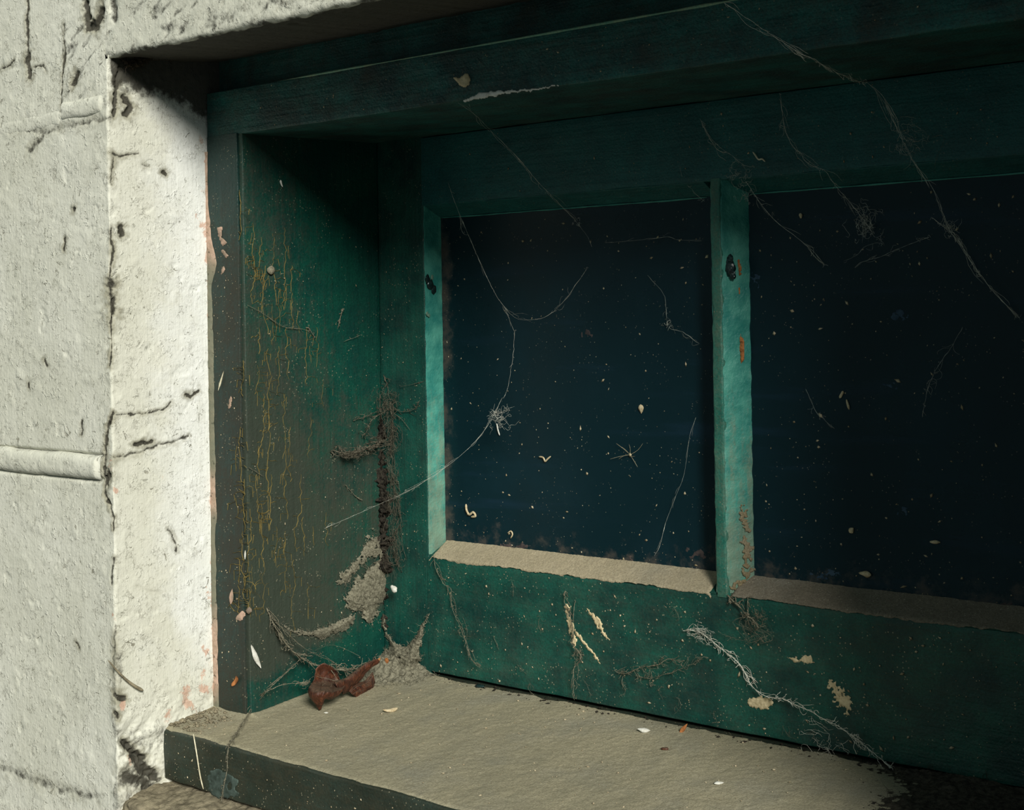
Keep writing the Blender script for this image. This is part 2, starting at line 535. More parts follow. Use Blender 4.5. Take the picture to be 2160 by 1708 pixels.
M_GRIME_SHADE = mat_simple('shadow_dark_matted_dirt', (0.085, 0.075, 0.058), (0.028, 0.026, 0.022), 260, 0.95, 0.1, 0.002)  # dirt colour darkened for the shadow on the right of the sill
M_WEBK = mat_simple('dark_dusty_cobweb', (0.17, 0.155, 0.115), (0.06, 0.054, 0.042), 500, 0.95, 0.1, 0.001)
def mat_peach():
    k = NT('peach_strip_paint')
    a = k.noise(7, 3, 0.5); f = k.noise(150, 5, 0.7)
    c = k.mix(k.ramp(f, 0.35, 0.65), (0.52, 0.36, 0.28), (0.36, 0.26, 0.19))
    c = k.mix(k.ramp(a, 0.45, 0.55), c, k.mix(f, (0.10, 0.125, 0.095), (0.27, 0.24, 0.17)))
    c = k.mix(k.mul(k.ramp(k.noise(220, 4, 0.7), 0.58, 0.66), 0.8), c, (0.05, 0.05, 0.035))
    return k.done(c, 0.85, k.bump(f, 0.0012, 0.8), 0.2)


M_STRIP = mat_peach()
M_PINK = mat_simple('peach_old_paint', (0.60, 0.40, 0.31), (0.15, 0.13, 0.095), 42, 0.85, 0.2, 0.001)
M_STRAW = mat_simple('pale_straw', (0.70, 0.66, 0.50), (0.50, 0.44, 0.30), 200)
M_RUBBLE = mat_simple('brown_mortar_rubble', (0.30, 0.26, 0.18), (0.15, 0.13, 0.09), 90, 0.95, 0.1, 0.004)
M_BLACK = mat_simple('glossy_black_resin', (0.004, 0.010, 0.012), (0.010, 0.03, 0.03), 200, 0.12, 0.6, 0.0015)
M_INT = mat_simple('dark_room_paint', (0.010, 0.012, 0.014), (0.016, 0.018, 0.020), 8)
M_GROUND = mat_simple('dark_pavement', (0.05, 0.05, 0.045), (0.08, 0.08, 0.07), 12)

# ------------------------------------------------------------------ masonry
wall = tag(empty('wall_left', (XR, YW, 0)), 'white painted masonry wall with rough plaster around the window', kind='structure')
STEP = 0.00095


def px2wall(pts):
    return [onY(p[0], p[1], YW) for p in pts]


# dirt, crack and painted shading marks on the wall, as (s, z) polylines; s runs along the front face then into the reveal
# s = x on the front face (x < XR), s = XR + (y - YW) in the reveal
def s_front(px, py):
    p = onY(px, py, YW); return p[0], p[2]


def s_rev(px, py):
    p = onX(px, py, XR); return XR + (p[1] - YW), p[2]


MARKS = []  # (polyline [(s,z)], width, depth, dirt)


def mark(pts, fn, width, depth, dirt):
    MARKS.append((np.array([fn(*p) for p in pts]), width, depth, dirt))


# the split arris of the corner
mark([(233, 480), (236, 540), (231, 590)], s_front, .0012, .002, .7)
mark([(233, 595), (231, 620), (236, 655)], s_front, .0048, .008, 1.0)
mark([(236, 655), (233, 690), (235, 730), (231, 770)], s_front, .0013, .003, .8)
mark([(237, 872), (227, 900), (220, 950), (219, 1000), (221, 1045), (232, 1070)], s_front, .0016, .006, 1.0)
mark([(227, 1000), (225, 1020)], s_front, .0030, .007, 1.0)
mark([(232, 1070), (240, 1090), (238, 1120)], s_front, .0012, .003, .8)
mark([(240, 1180), (236, 1230)], s_front, .0018, .001, .55)
mark([(243, 1320), (238, 1420)], s_front, .0018, .001, .45)
mark([(246, 130), (240, 180), (236, 240)], s_front, .0022, .004, .9)
mark([(262, 205), (275, 225), (268, 240)], s_rev, .0035, .004, .9)
mark([(58, 0), (57, 60), (58, 110), (58, 155)], s_front, .0020, .002, .75)
mark([(57, 120), (60, 158)], s_front, .0042, .003, .9)
mark([(70, 140), (90, 135), (95, 150)], s_front, .0012, .001, .6)
mark([(0, 147), (30, 130)], s_front, .0012, .001, .6)
mark([(180, 10), (183, 55), (200, 55), (212, 20)], s_front, .0045, .006, .9)
mark([(236, 5), (238, 40)], s_front, .0048, .003, .7)
mark([(152, 175), (158, 160)], s_front, .0040, .005, .9)
mark([(132, 50), (133, 90), (135, 125), (130, 160), (128, 240)], s_front, .0015, .0008, .55)
mark([(130, 160), (134, 115)], s_front, .0015, .0012, .8)
mark([(0, 272), (60, 272), (100, 278), (160, 262), (230, 246)], s_front, .0035, .001, .42)  # shading below the joint, painted as a dark line
mark([(90, 285), (60, 320)], s_front, .004, .001, .5)
mark([(135, 525), (137, 500)], s_front, .0018, .002, .85)
mark([(155, 445), (157, 440)], s_front, .0020, .002, .8)
mark([(275, 1250), (330, 1300)], s_front, .0012, .001, .3)
mark([(255, 480), (258, 494)], s_rev, .0030, .003, .9)
mark([(390, 832), (400, 838), (418, 825)], s_rev, .0016, .002, .9)
mark([(285, 937), (300, 934), (318, 930)], s_rev, .0020, .002, .9)
mark([(236, 964), (260, 962), (320, 945), (400, 920)], s_rev, .0016, .002, .55)
mark([(240, 875), (290, 872), (340, 866), (360, 850)], s_rev, .0010, .001, .6)
mark([(235, 325), (255, 330), (290, 322)], s_rev, .0012, .001, .6)
mark([(238, 330), (236, 390)], s_rev, .0010, .001, .6)
mark([(342, 362), (350, 366)], s_rev, .0022, .002, .9)
mark([(300, 345), (315, 350)], s_rev, .0020, .001, .5)
mark([(238, 1470), (262, 1475)], s_rev, .0026, .004, .9)
mark([(240, 1505), (250, 1513)], s_rev, .0018, .004, .9)
mark([(265, 1568), (280, 1585), (305, 1600)], s_rev, .0032, .007, 1.0)
mark([(285, 1590), (300, 1620), (330, 1640)], s_rev, .0055, .006, .8)
mark([(270, 1640), (310, 1650), (320, 1690)], s_rev, .010, .004, .62)
mark([(0, 1620), (60, 1640), (120, 1665), (200, 1680)], s_front, .0060, .001, .40)  # edge shading of the lowest block, painted as a dark band
mark([(355, 1115), (365, 1130), (372, 1165)], s_rev, .0014, .001, .6)
mark([(173, 890), (172, 915)], s_front, .0020, .001, .6)
mark([(160, 1355), (165, 1365)], s_front, .0018, .001, .7)
mark([(60, 808), (62, 818)], s_front, .0018, .001, .7)
mark([(95, 760), (100, 770)], s_front, .0018, .001, .7)
PINKS = [(s_rev(*p), r) for p, r in [((438, 480), .013), ((440, 440), .009), ((437, 345), .004), ((442, 560), .006), ((428, 1440), .009),
         ((400, 1470), .010), ((435, 1370), .006), ((440, 1250), .004), ((262, 1485), .004), ((232, 980), .004), ((243, 1040), .004), ((280, 1590), .006),
         ((240, 1300), .003), ((400, 1450), .006), ((425, 290), .004), ((355, 1510), .006), ((345, 1010), .003), ((232, 620), .003)]]


def seg_dist(S, Zc, poly):
    d = np.full(S.shape, 9.0)
    for (a, b) in zip(poly[:-1], poly[1:]):
        ab = b - a; L = ab @ ab + 1e-12
        t = np.clip(((S - a[0]) * ab[0] + (Zc - a[1]) * ab[1]) / L, 0, 1)
        d = np.minimum(d, np.hypot(S - (a[0] + t * ab[0]), Zc - (a[1] + t * ab[1])))
    return d


RC = 0.0016  # corner radius


def wall_patch(name, s0, s1, z0, z1, label=None, extra=None):
    ns = max(2, int((s1 - s0) / STEP)) + 1; nz = max(2, int((z1 - z0) / STEP)) + 1
    S, Zc = np.meshgrid(np.linspace(s0, s1, ns), np.linspace(z0, z1, nz), indexing='ij')
    t = S - XR
    # position and outward normal along the path (front face, round arris, reveal)
    a = np.clip((t + RC) / (2 * RC), 0, 1) * math.pi / 2
    X = np.where(t < -RC, S, np.where(t > RC, XR, XR - RC + RC * np.sin(a)))
    Y = np.where(t < -RC, YW, np.where(t > RC, YW + t, YW + RC - RC * np.cos(a)))
    N = np.stack([np.where(t < -RC, 0, np.where(t > RC, 1, np.sin(a))), np.where(t < -RC, -1, np.where(t > RC, 0, -np.cos(a))), np.zeros_like(X)], -1)
    P = np.stack([X, Y, Zc], -1)
    Q = np.stack([S, np.zeros_like(S), Zc], -1)
    rev = sm(-0.004, 0.004, t)
    d = 0.0011 * fbm(Q, 11, 2, 3) + 0.00022 * fbm(Q, 110, 3, 5) * (1 - 0.4 * rev)
    bl = fbm(Q, 75, 2, 21)
    d += 0.0010 * np.maximum(bl - 0.25, 0) - 0.0007 * sm(0.42, 0.7, fbm(Q, 60, 3, 33))
    # rougher, lumpy plaster around the arris and at the foot of the reveal
    edge = np.exp(-(t / 0.011) ** 2)
    d += edge * 0.0015 * fbm(Q, 55, 4, 41)
    foot = rev * sm(0.03, -0.03, Zc)
    d += foot * 0.0055 * fbm(Q, 60, 4, 44)
    dirt = np.zeros_like(S); pink = np.zeros_like(S); halo = np.zeros_like(S)
    wob = 0.0030 * fbm(Q, 120, 4, 61, .65); wob2 = 0.0030 * fbm(Q, 120, 4, 66, .65); mod = 0.75 + 0.6 * fbm(Q, 260, 3, 68)
    for poly, wd, dep, dr in MARKS:
        mn = poly.min(0) - 0.03; mx = poly.max(0) + 0.03
        if mx[0] < s0 or mn[0] > s1 or mx[1] < z0 or mn[1] > z1: continue
        dd = seg_dist(S + wob, Zc + wob2, poly) / np.clip(mod, .45, 1.4)
        g = np.exp(-(dd / wd) ** 2)
        d -= dep * g * 0.7
        dirt = np.maximum(dirt, 1.25 * dr * np.exp(-(dd / (wd * 1.25)) ** 2))
        halo = np.maximum(halo, dr * np.exp(-(dd / (wd * 2.2 + 0.0025)) ** 2))
    for (ps, pz), r in PINKS:
        pink = np.maximum(pink, 0.62 * np.exp(-(((S - ps + wob) / (r * 1.1)) ** 2 + ((Zc - pz + wob2) / (r * 1.9)) ** 2)))
    # soot and painted lintel shadow under the lintel end, spreading to the frame
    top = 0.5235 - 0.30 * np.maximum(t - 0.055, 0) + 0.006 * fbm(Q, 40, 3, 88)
    soot_shade = rev * sm(-0.030, 0.012, Zc - top) * sm(0.000, 0.008, t)
    dirt = np.maximum(dirt, soot_shade * 1.0)  # the dirt mask also carries the painted shadow
    # grime along the foot
    dirt = np.maximum(dirt, 0.42 * foot * sm(-0.2, 0.5, fbm(Q, 45, 3, 71)))
    dirt = np.maximum(dirt, 0.46 * edge * sm(-0.1, 0.5, fbm(Q, 28, 3, 77)))
    pink = np.maximum(pink, 0.62 * rev * sm(0.094, 0.101, t) * sm(0.42, 0.38, Zc))
    if extra is not None:
        e = extra(S, Zc); d = d + e[0]; dirt = np.maximum(dirt, e[1])
    P = P + N * d[..., None]
    F = grid_faces(ns, nz)
    me = mesh_np(name, P.reshape(-1, 3), F)
    add_attr(me, 'dirt', dirt); add_attr(me, 'pink', pink); add_attr(me, 'halo', np.clip(halo + 0.35 * edge * sm(-0.2, 0.5, fbm(Q, 24, 3, 78)), 0, 1)); add_attr(me, 'plain', rev * np.clip((t - 0.005) / 0.085, 0, 1) * sm(-0.03, 0.08, Zc))
    o = link(me, name, M_PLASTER, wall)
    if label: o['label'] = label
    return o


ZJ, ZJ2, ZL = 0.2045, 0.5000, 0.540
S_END = XR + (YF - YW) + 0.006


def joint(zc, amp, hw, s_to):
    def f(S, Zc):
        return (-amp * np.exp(-((Zc - zc) / hw) ** 2) * sm(s_to + 0.004, s_to - 0.003, S), 0 * S)
    return f


def joints(*js):
    def f(S, Zc):
        a = 0; b = 0
        for j in js:
            e = j(S, Zc); a = a + e[0]; b = np.maximum(b, e[1])
        return a, b
    return f


def grain(S, Zc):
    # weathered, diagonal tooling of the lintel stone
    q = np.stack([(S + 0.55 * Zc) * 40, 0 * S, (Zc - 0.55 * S) * 130], -1)
    g = fbm(q, 1.0, 3, 91)
    m = sm(0.50, 0.515, Zc)
    return (m * 0.0009 * g, m * 0.50 * sm(-0.05, 0.5, -g))


jf = joints(joint(ZJ + 0.0095, 0.0035, 0.0018, -0.119), joint(ZJ - 0.010, 0.0040, 0.0022, -0.119))
wall_patch('stone_block', -0.345, S_END, ZJ, ZJ2, 'tall white painted block between the two raised mortar joints', jf)
wall_patch('stone_block', -0.345, S_END, -0.085, ZJ, 'white painted block below the raised mortar joint', jf)
wall_patch('stone_block', -0.345, S_END, -0.30, -0.085, 'lowest white painted block, below the window sill')
wall_patch('stone_block', -0.345, -0.1675, ZJ2, 0.72, 'white painted block left of the lintel, with a dark drip stain')
wall_patch('lintel_bearing', -0.1675, XR - 0.0035, ZJ2, 0.74, 'left end of the stained stone lintel', grain)
wall_patch('lintel_bearing', XR - 0.0045, S_END, ZJ2, ZL, 'underside corner of the lintel end', grain)
wall_patch('reveal_head', XR + RC, S_END + 0.03, ZL - 0.001, 0.565)
wall_patch('reveal_head', S_END - 0.001, S_END + 0.03, 0.48, ZL)


# lintel: front face and soffit
def lintel():
    x0, x1 = XR - 0.004, 1.15
    # fine where the photo sees it, coarse beyond
    xs = np.concatenate([np.arange(x0, 0.30, 0.0012), np.linspace(0.30, x1, 120)[1:]])
    fr = np.linspace(0, 1, 130)
    # path: down the front face, round the lower arris, back along the soffit
    top = 0.74; L1 = top - ZL; L2 = 0.125
    u = np.linspace(0, L1 + L2, 250); r = 0.005
    S, U = np.meshgrid(xs, u, indexing='ij')
    t = U - L1
    a = np.clip((t + r) / (2 * r), 0, 1) * math.pi / 2
    Y = np.where(t < -r, YW, np.where(t > r, YW + t, YW + r - r * np.cos(a)))
    Zc = np.where(t < -r, top - U, np.where(t > r, ZL + 0.10 * np.maximum(t, 0), ZL + r - r * np.sin(a)))
    N = np.stack([0 * S, np.where(t < -r, -1, np.where(t > r, 0, -np.cos(a))), np.where(t < -r, 0, np.where(t > r, -1, -np.sin(a)))], -1)
    Q = np.stack([S, U * 0, top - U], -1)
    d = 0.0011 * fbm(Q, 11, 2, 3) + 0.00022 * fbm(Q, 110, 3, 5) + 0.0010 * np.maximum(fbm(Q, 75, 2, 21) - 0.25, 0) - 0.0007 * sm(0.42, 0.7, fbm(Q, 60, 3, 33))
    g = grain(S, np.maximum(top - U, 0.52))
    d += g[0] + np.exp(-(t / 0.01) ** 2) * 0.0012 * fbm(Q, 60, 3, 41)
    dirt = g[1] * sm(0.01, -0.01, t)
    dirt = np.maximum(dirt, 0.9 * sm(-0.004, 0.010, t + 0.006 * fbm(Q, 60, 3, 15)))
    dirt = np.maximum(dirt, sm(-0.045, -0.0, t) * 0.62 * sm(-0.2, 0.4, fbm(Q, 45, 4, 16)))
    wob = 0.0016 * fbm(Q, 130, 3, 61)
    for poly, wd, dep, dr in MARKS[10:20]:
        dd = seg_dist(S + wob, top - U + wob * .7, poly)
        d -= dep * np.exp(-(dd / wd) ** 2) * 0.9 * (t < 0); dirt = np.maximum(dirt, dr * np.exp(-(dd / (wd * 1.15)) ** 2) * (t < 0))
    d += np.exp(-((S - XR) / 0.011) ** 2) * 0.0015 * fbm(Q, 55, 4, 41) * (t < 0)
    P = np.stack([S, Y, Zc], -1) + N * d[..., None]
    # the soffit only exists over the opening
    F = grid_faces(len(xs), len(u))
    me = mesh_np('lintel', P.reshape(-1, 3), F)
    add_attr(me, 'dirt', dirt); add_attr(me, 'pink', 0 * dirt)
    o = link(me, 'lintel', M_PLASTER, wall); o['label'] = 'stained pale stone lintel over the window'
lintel()


# raised half-round mortar joints, painted over
def bead(name, x0, x1, zc, hw, amp, seed, tilt=0.0):
    xs = np.arange(x0, x1, 0.0011); v = np.linspace(-1, 1, 26)
    S, Vv = np.meshgrid(xs, v, indexing='ij')
    Q = np.stack([S, 0 * S, Vv * hw], -1)
    wz = hw * (1 + 0.10 * fbm(Q * [1, 0, 0], 45, 2, seed))
    end = 1 - 0.5 * sm(x1 - 0.006, x1, S)
    prof = np.sqrt(np.clip(1 - np.abs(Vv) ** 2.6, 0, 1)) * amp * end
    Y = YW + 0.002 - prof - 0.0005 * fbm(Q, 120, 3, seed + 3)
    Zc = zc + Vv * wz + 0.0012 * fbm(Q * [1, 0, 0], 30, 2, seed + 5) + tilt * (S - x0)
    P = np.stack([S, Y, Zc], -1)
    me = mesh_np(name, P.reshape(-1, 3), grid_faces(len(xs), len(v)))
    dirt = 0.46 * sm(-0.15, -0.8, Vv) + 0.3 * np.exp(-((Vv - 0.97) / 0.10) ** 2)  # shaded underside of the bead painted dark through the dirt mask
    dirt = dirt * sm(-0.5, 0.3, fbm(Q, 60, 2, seed + 8))
    add_attr(me, 'dirt', dirt * 0.8); add_attr(me, 'pink', 0 * dirt)
    return link(me, name, M_PLASTER, wall)


bead('mortar_joint', -1.3, -0.1195, ZJ, 0.0105, 0.0065, 5)
bead('mortar_joint', -0.1675, -0.109, ZJ2 + 0.003, 0.0075, 0.0040, 25, 0.02)
bead('mortar_joint', -1.3, -0.170, ZJ2 - 0.002, 0.0070, 0.0025, 35)

# masonry under the sill and to the right of the opening (outside the picture), and the far side
def under_sill():
    xs = np.arange(XR - 0.004, 0.30, 0.0016); xs = np.concatenate([xs, np.linspace(0.30, 0.80, 60)[1:]])
    v = np.linspace(0, 0.16, 80)   # from under the sill to the front, then down
    S, Vv = np.meshgrid(xs, v, indexing='ij')
    ln = 0.062
    t = Vv - ln
    Y = np.where(t < 0, YW + 0.004 + (ln - Vv), YW + 0.004)
    Zc = np.where(t < 0, -0.066 + 0.12 * (Y - YW) - 0.003, -0.0695 - t)
    Q = np.stack([S, Y, Zc], -1)
    d = 0.006 * fbm(Q, 55, 5, 51, 0.68)
    P = Q + np.stack([0 * S, -d * (t > -0.01), d], -1)
    me = mesh_np('rubble_ledge', P.reshape(-1, 3), grid_faces(len(xs), len(v)))
    o = link(me, 'rubble_ledge', M_RUBBLE, wall); o['label'] = 'crumbling brown mortar ledge under the sill'
under_sill()

wr = extrude('wall_right', [(0.700, YW), (1.6, YW), (1.6, -0.10), (0.700, -0.10)], 'z', -0.7, 1.4, M_PLASTER, None, 0.004, 0.02, 0.001)
tag(wr, 'white painted wall on the far right of the window opening', kind='structure')
wb = extrude('wall_below', [(-0.345, YW + 0.012), (0.700, YW + 0.012), (0.700, -0.12), (-0.345, -0.12)], 'z', -0.7, -0.085, M_PLASTER, None, 0.002, 0.02, 0.0)
tag(wb, 'masonry below the window sill', kind='structure')
wc = extrude('wall_core', [(-0.345, YW + 0.016), (XR - 0.012, YW + 0.016), (XR - 0.012, 0.02), (-0.345, 0.02)], 'z', -0.3, 0.74, M_PLASTER, wall, 0.002, 0.02, 0.0)
extrude('stone_block', [(-1.3, YW), (-0.3448, YW), (-0.3448, 0.02), (-1.3, 0.02)], 'z', -0.7, 1.4, M_PLASTER, wall, 0.002, 0.02, 0.0006)
extrude('stone_block', [(-0.3448, YW), (0.70, YW), (0.70, 0.02), (-0.3448, 0.02)], 'z', 0.735, 1.4, M_PLASTER, wall, 0.002, 0.02, 0.0006)
gd = extrude('floor', [(-3, -0.72), (3, -0.72), (3, -0.70), (-3, -0.70)], 'y', -4, YW, M_GROUND, None, 0.0, 0.5, 0.0)
tag(gd, 'dark pavement in front of the wall', kind='structure')
ib = bmesh.new()
bmesh.ops.create_cube(ib, size=1.0, matrix=Matrix.Translation((0.31, 0.50, 0.25)) @ Matrix.Diagonal((1.2, 0.80, 1.0, 1)))
for f in [f for f in ib.faces if f.calc_center_median().y < 0.15]: ib.faces.remove(f)
me = bpy.data.meshes.new('wall_back'); ib.to_mesh(me); ib.free()
tag(link(me, 'wall_back', M_INT), 'dark unlit room behind the window panes', kind='structure')

# ------------------------------------------------------------------ window joinery
win = tag(empty('window_1', (0.31, 0, 0)), 'old green painted timber window recessed in the white wall', kind='structure')
XRJ = 0.660  # right jamb
# frame: left post (front face at YF, inner face at XJ)
jamb = extrude('frame_jamb', [(XR + 0.0005, YF), (XJ, YF), (XJ, 0.03), (XR + 0.0005, 0.03)], 'z', -0.02, 0.500, M_JAMB, win, 0.0016, 0.004, 0.0005, 40, 3)
# the outer face carries a darker, dirtier coat: a thin lining board with a bead line beside the arris
face = extrude('jamb_lining', [(XR + 0.001, YF - 0.0022), (XJ - 0.0045, YF - 0.0022), (XJ - 0.0045, YF + 0.003), (XR + 0.001, YF + 0.003)], 'z', sill_z(YF) - 0.001, 0.484, M_FRAME, win, 0.0010, 0.003, 0.0004, 50, 5)
extrude('frame_jamb', [(XRJ, YF), (0.6995, YF), (0.6995, 0.03), (XRJ, 0.03)], 'z', -0.02, 0.500, M_JAMB, win, 0.0016, 0.01, 0.0003, 40, 4)


def worn(V):
    # chewed lower arris of the head
    x = V[..., 0]
    m = np.exp(-(((x - 0.24) / 0.055) ** 2)) * sm(0.489, 0.483, V[..., 2]) * sm(YF + 0.004, YF, V[..., 1])
    V[..., 2] += 0.0022 * m * (0.6 + 0.6 * fbm(V, 160, 2, 8))
    return V


head = extrude('frame_head', [(XR + 0.001, YF - 0.001), (0.6995, YF - 0.001), ][:0] or [(YF - 0.001, 0.4832), (YF - 0.001, 0.5225), (0.03, 0.5225), (0.03, 0.4900), (0.0, 0.4890)], 'x', XR + 0.001, 0.6995, M_HEAD, win, 0.0016, 0.0035, 0.0006, 45, 7, worn)
extrude('head_fillet', [(YF + 0.013, 0.5200), (YF + 0.013, 0.5700), (0.03, 0.5700), (0.03, 0.5200)], 'x', XR + 0.001, 0.6995, M_HEAD, win, 0.002, 0.004, 0.0006, 45, 9)
# worn arris on the top of the head, its lit line painted pale
def arris():
    b = Buf(); xs = np.arange(-0.02, 0.60, 0.0018)
    P = np.stack([xs, np.full_like(xs, YF - 0.0009), np.full_like(xs, 0.5221)], -1)
    r = 0.0011 * (0.35 + 0.9 * np.clip(fbm(P, 35, 4, 3) + 0.35, 0, 1)) * sm(-0.02, 0.05, xs)
    b.tube(P, r, 6); o = b.obj('lit_worn_arris', M_ARRIS, head); o['label'] = 'worn edge along the head with its lit line painted pale'
M_ARRIS = mat_paint('lit_worn_green', (0.10, 0.34, 0.26), (0.24, 0.46, 0.32), 0.7, 'x', (0.50, 0.46, 0.25), 0.2)
arris()

# sash
extrude('sash_stile', [(XJ + 0.0012, 0.0), (0.0015, 0.0), (0.0045, YG), (0.0045, 0.035), (XJ + 0.0012, 0.035)], 'z', -0.003, 0.489, M_STILE, win, 0.0012, 0.004, 0.0004, 50, 11)
extrude('sash_stile', [(0.620, 0.0), (XRJ - 0.0012, 0.0), (XRJ - 0.0012, 0.035), (0.622, 0.035)], 'z', -0.003, 0.489, M_STILE, win, 0.0012, 0.01, 0.0004, 50, 12)
rail = extrude('sash_bottom_rail', [(-0.0004, 0.0016), (-0.0004, 0.1055), (0.035, 0.1055), (0.035, 0.0016)], 'x', 0.0005, 0.6225, M_SASH, win, 0.0014, 0.004, 0.0006, 40, 13)
toprail = extrude('sash_top_rail', [(-0.0003, 0.4265), (-0.0003, 0.4885), (0.035, 0.4885), (0.035, 0.4265)], 'x', 0.0005, 0.6225, M_RAILT, win, 0.0013, 0.004, 0.0005, 40, 14)


def barwob(V):
    z = V[..., 2]
    V[..., 0] += 0.0010 * fbm(np.stack([z * 0, z * 0, z], -1), 55, 3, 19)
    return V


bar = extrude('glazing_bar', [(0.3073, -0.0012), (0.3152, -0.0012), (0.3165, 0.001), (0.3170, YG), (0.3060, YG), (0.3065, 0.001)], 'z', 0.104, 0.428, M_BARF, win, 0.0009, 0.0022, 0.0004, 120, 15, barwob)


# putty fillets (light teal) : prisms between the arris of the member and the glass
def putty(name, poly, axis, a0, a1, mat, seed, parent=win, wob=0.0006):
    return extrude(name, poly, axis, a0, a1, mat, parent, 0.0006, 0.002, wob, 110, seed)


putty('putty_fillet', [(0.0012, 0.0006), (0.0022, 0.0), (0.0052, YG + .001), (0.0015, YG + .001)], 'z', 0.108, 0.4265, M_TEAL, 21)['label'] = 'light teal putty fillet beside the left post of the sash'
pb = putty('putty_fillet', [(0.3146, 0.0), (0.3160, -0.0002), (0.3290, YG + .001), (0.3150, YG + .001)], 'z', 0.107, 0.4265, M_TEAL, 22, win, 0.0009)
pb['label'] = 'light teal putty fillet on the right of the glazing bar'
putty('putty_fillet', [(0.3080, 0.0), (0.3066, -0.0002), (0.2965, YG + .001), (0.3075, YG + .001)], 'z', 0.107, 0.4265, M_TEAL, 23)
for a0, a1, sd_ in ((0.003, 0.300, 24), (0.3225, 0.6225, 25)):
    putty('putty_fillet', [(0.0002, 0.4270), (0.0, 0.4262), (YG + .001, 0.4160), (YG + .001, 0.4262)], 'x', a0, a1, M_RAILT, sd_)
    putty('putty_fillet', [(0.0002, 0.1050), (0.0, 0.1062), (YG + .001, 0.1180), (YG + .001, 0.1050)], 'x', a0, a1 + 0.006, M_SASH, sd_ + 5)

for a0, a1 in ((0.006, 0.294), (0.330, 0.620)):  # thin light tubes that paint the edge highlight of the upper putty
    b_ = Buf(); xs_ = np.arange(a0, a1, 0.003); pp = np.stack([xs_, np.full_like(xs_, YG - 0.0004), np.full_like(xs_, 0.4158)], -1)
    pp[:, 2] += 0.0005 * fbm(pp, 40, 3, 4); b_.tube(pp, 0.0007 * (0.6 + 0.8 * np.abs(vnoise(pp, 60, 3))), 5)
    b_.obj('putty_highlight', M_TEAL, win)['label'] = 'painted highlight along the edge of the upper putty'

# glass
for a0, a1, lab in ((0.000, 0.3115, 'grimy dark pane between the left post and the glazing bar'), (0.3115, 0.6225, 'grimy dark pane right of the glazing bar')):
    g = extrude('glass_pane', [(a0, YG), (a1, YG), (a1, YG + 0.003), (a0, YG + 0.003)], 'z', 0.104, 0.428, M_GLASS, win, 0.0, 0.02, 0.0)
    g['label'] = lab

M_SMUDGE = mat_simple('blue_grey_smudge', (0.045, 0.085, 0.13), (0.020, 0.045, 0.075), 180, 0.8)
M_SMUDGEP = mat_simple('pinkish_smudge', (0.09, 0.07, 0.065), (0.04, 0.035, 0.04), 180, 0.8)
SMUDGES = [(1898, 668, 16, 15, 0), (1902, 1078, 13, 13, 0), (1740, 1212, 34, 9, 0), (1880, 812, 24, 5, 0), (1593, 590, 8, 24, 0), (1238, 705, 9, 13, 1), (1465, 1165, 30, 10, 1), (1310, 1178, 26, 8, 1), (1080, 1150, 40, 6, 1), (2120, 1278, 26, 6, 1)]

# sill board
sy = -0.2174
def sillfn(V):
    # nose wear
    n = fbm(V, 60, 3, 5); m = sm(sy + 0.006, sy, V[..., 1])
    V[..., 1] += 0.0010 * n * m; V[..., 2] += 0.0008 * n * m
    return V
sill = extrude('window_sill', [(sy, -0.0612), (sy, sill_z(sy) - 0.0004), (0.03, sill_z(0.03) - 0.0004), (0.03, -0.0612)], 'x', XR + 0.001, 0.6995, M_SILL, win, 0.0022, 0.0035, 0.0005, 40, 31, sillfn)
sill['label'] = 'dark green sill board with a chipped front edge'


# dust lying on the sill
def dust_sill():
    xs = np.concatenate([np.arange(XR + 0.001, 0.42, 0.0013), np.linspace(0.42, 0.699, 60)[1:]])
    ys = np.arange(sy + 0.0012, -0.0004, 0.0013)
    X, Y = np.meshgrid(xs, ys, indexing='ij')
    Q = np.stack([X, Y, 0 * X], -1)
    h = 0.0007 + 0.0006 * fbm(Q, 30, 4, 3) + 0.00035 * fbm(Q, 300, 2, 5)
    # piled in the corners, thin at the nose
    h += 0.0040 * np.exp(-((X - XR) / 0.010) ** 2) * (0.6 + 0.8 * fbm(Q, 60, 3, 9)) * (Y < YF + 0.004)
    h += 0.0018 * np.exp(-((X - XJ) / 0.007) ** 2) * (Y > YF)
    h += 0.0015 * np.exp(-(Y / 0.008) ** 2) * (0.1 + fbm(Q, 50, 3, 12)) - 0.0016 * sm(-0.004, -0.001, Y)
    h += 0.0020 * np.exp(-((Y - YF) / 0.007) ** 2) * sm(-0.05, -0.065, X)
    h -= 0.0025 * sm(sy + 0.006 + 0.003 * fbm(Q * [1, 0, 0], 40, 3, 15), sy, Y)
    h = np.where((X < XJ - 0.001) & (Y > YF + 0.002), -0.003, h)
    Zc = sill_z(Y) + h
    P = np.stack([X, Y, Zc], -1)
    me = mesh_np('sill_dust', P.reshape(-1, 3), grid_faces(len(xs), len(ys)))
    tag(link(me, 'sill_dust', M_DUST), 'even grey brown dust covering the top of the window sill', 'dust', kind='stuff')
dust_sill()


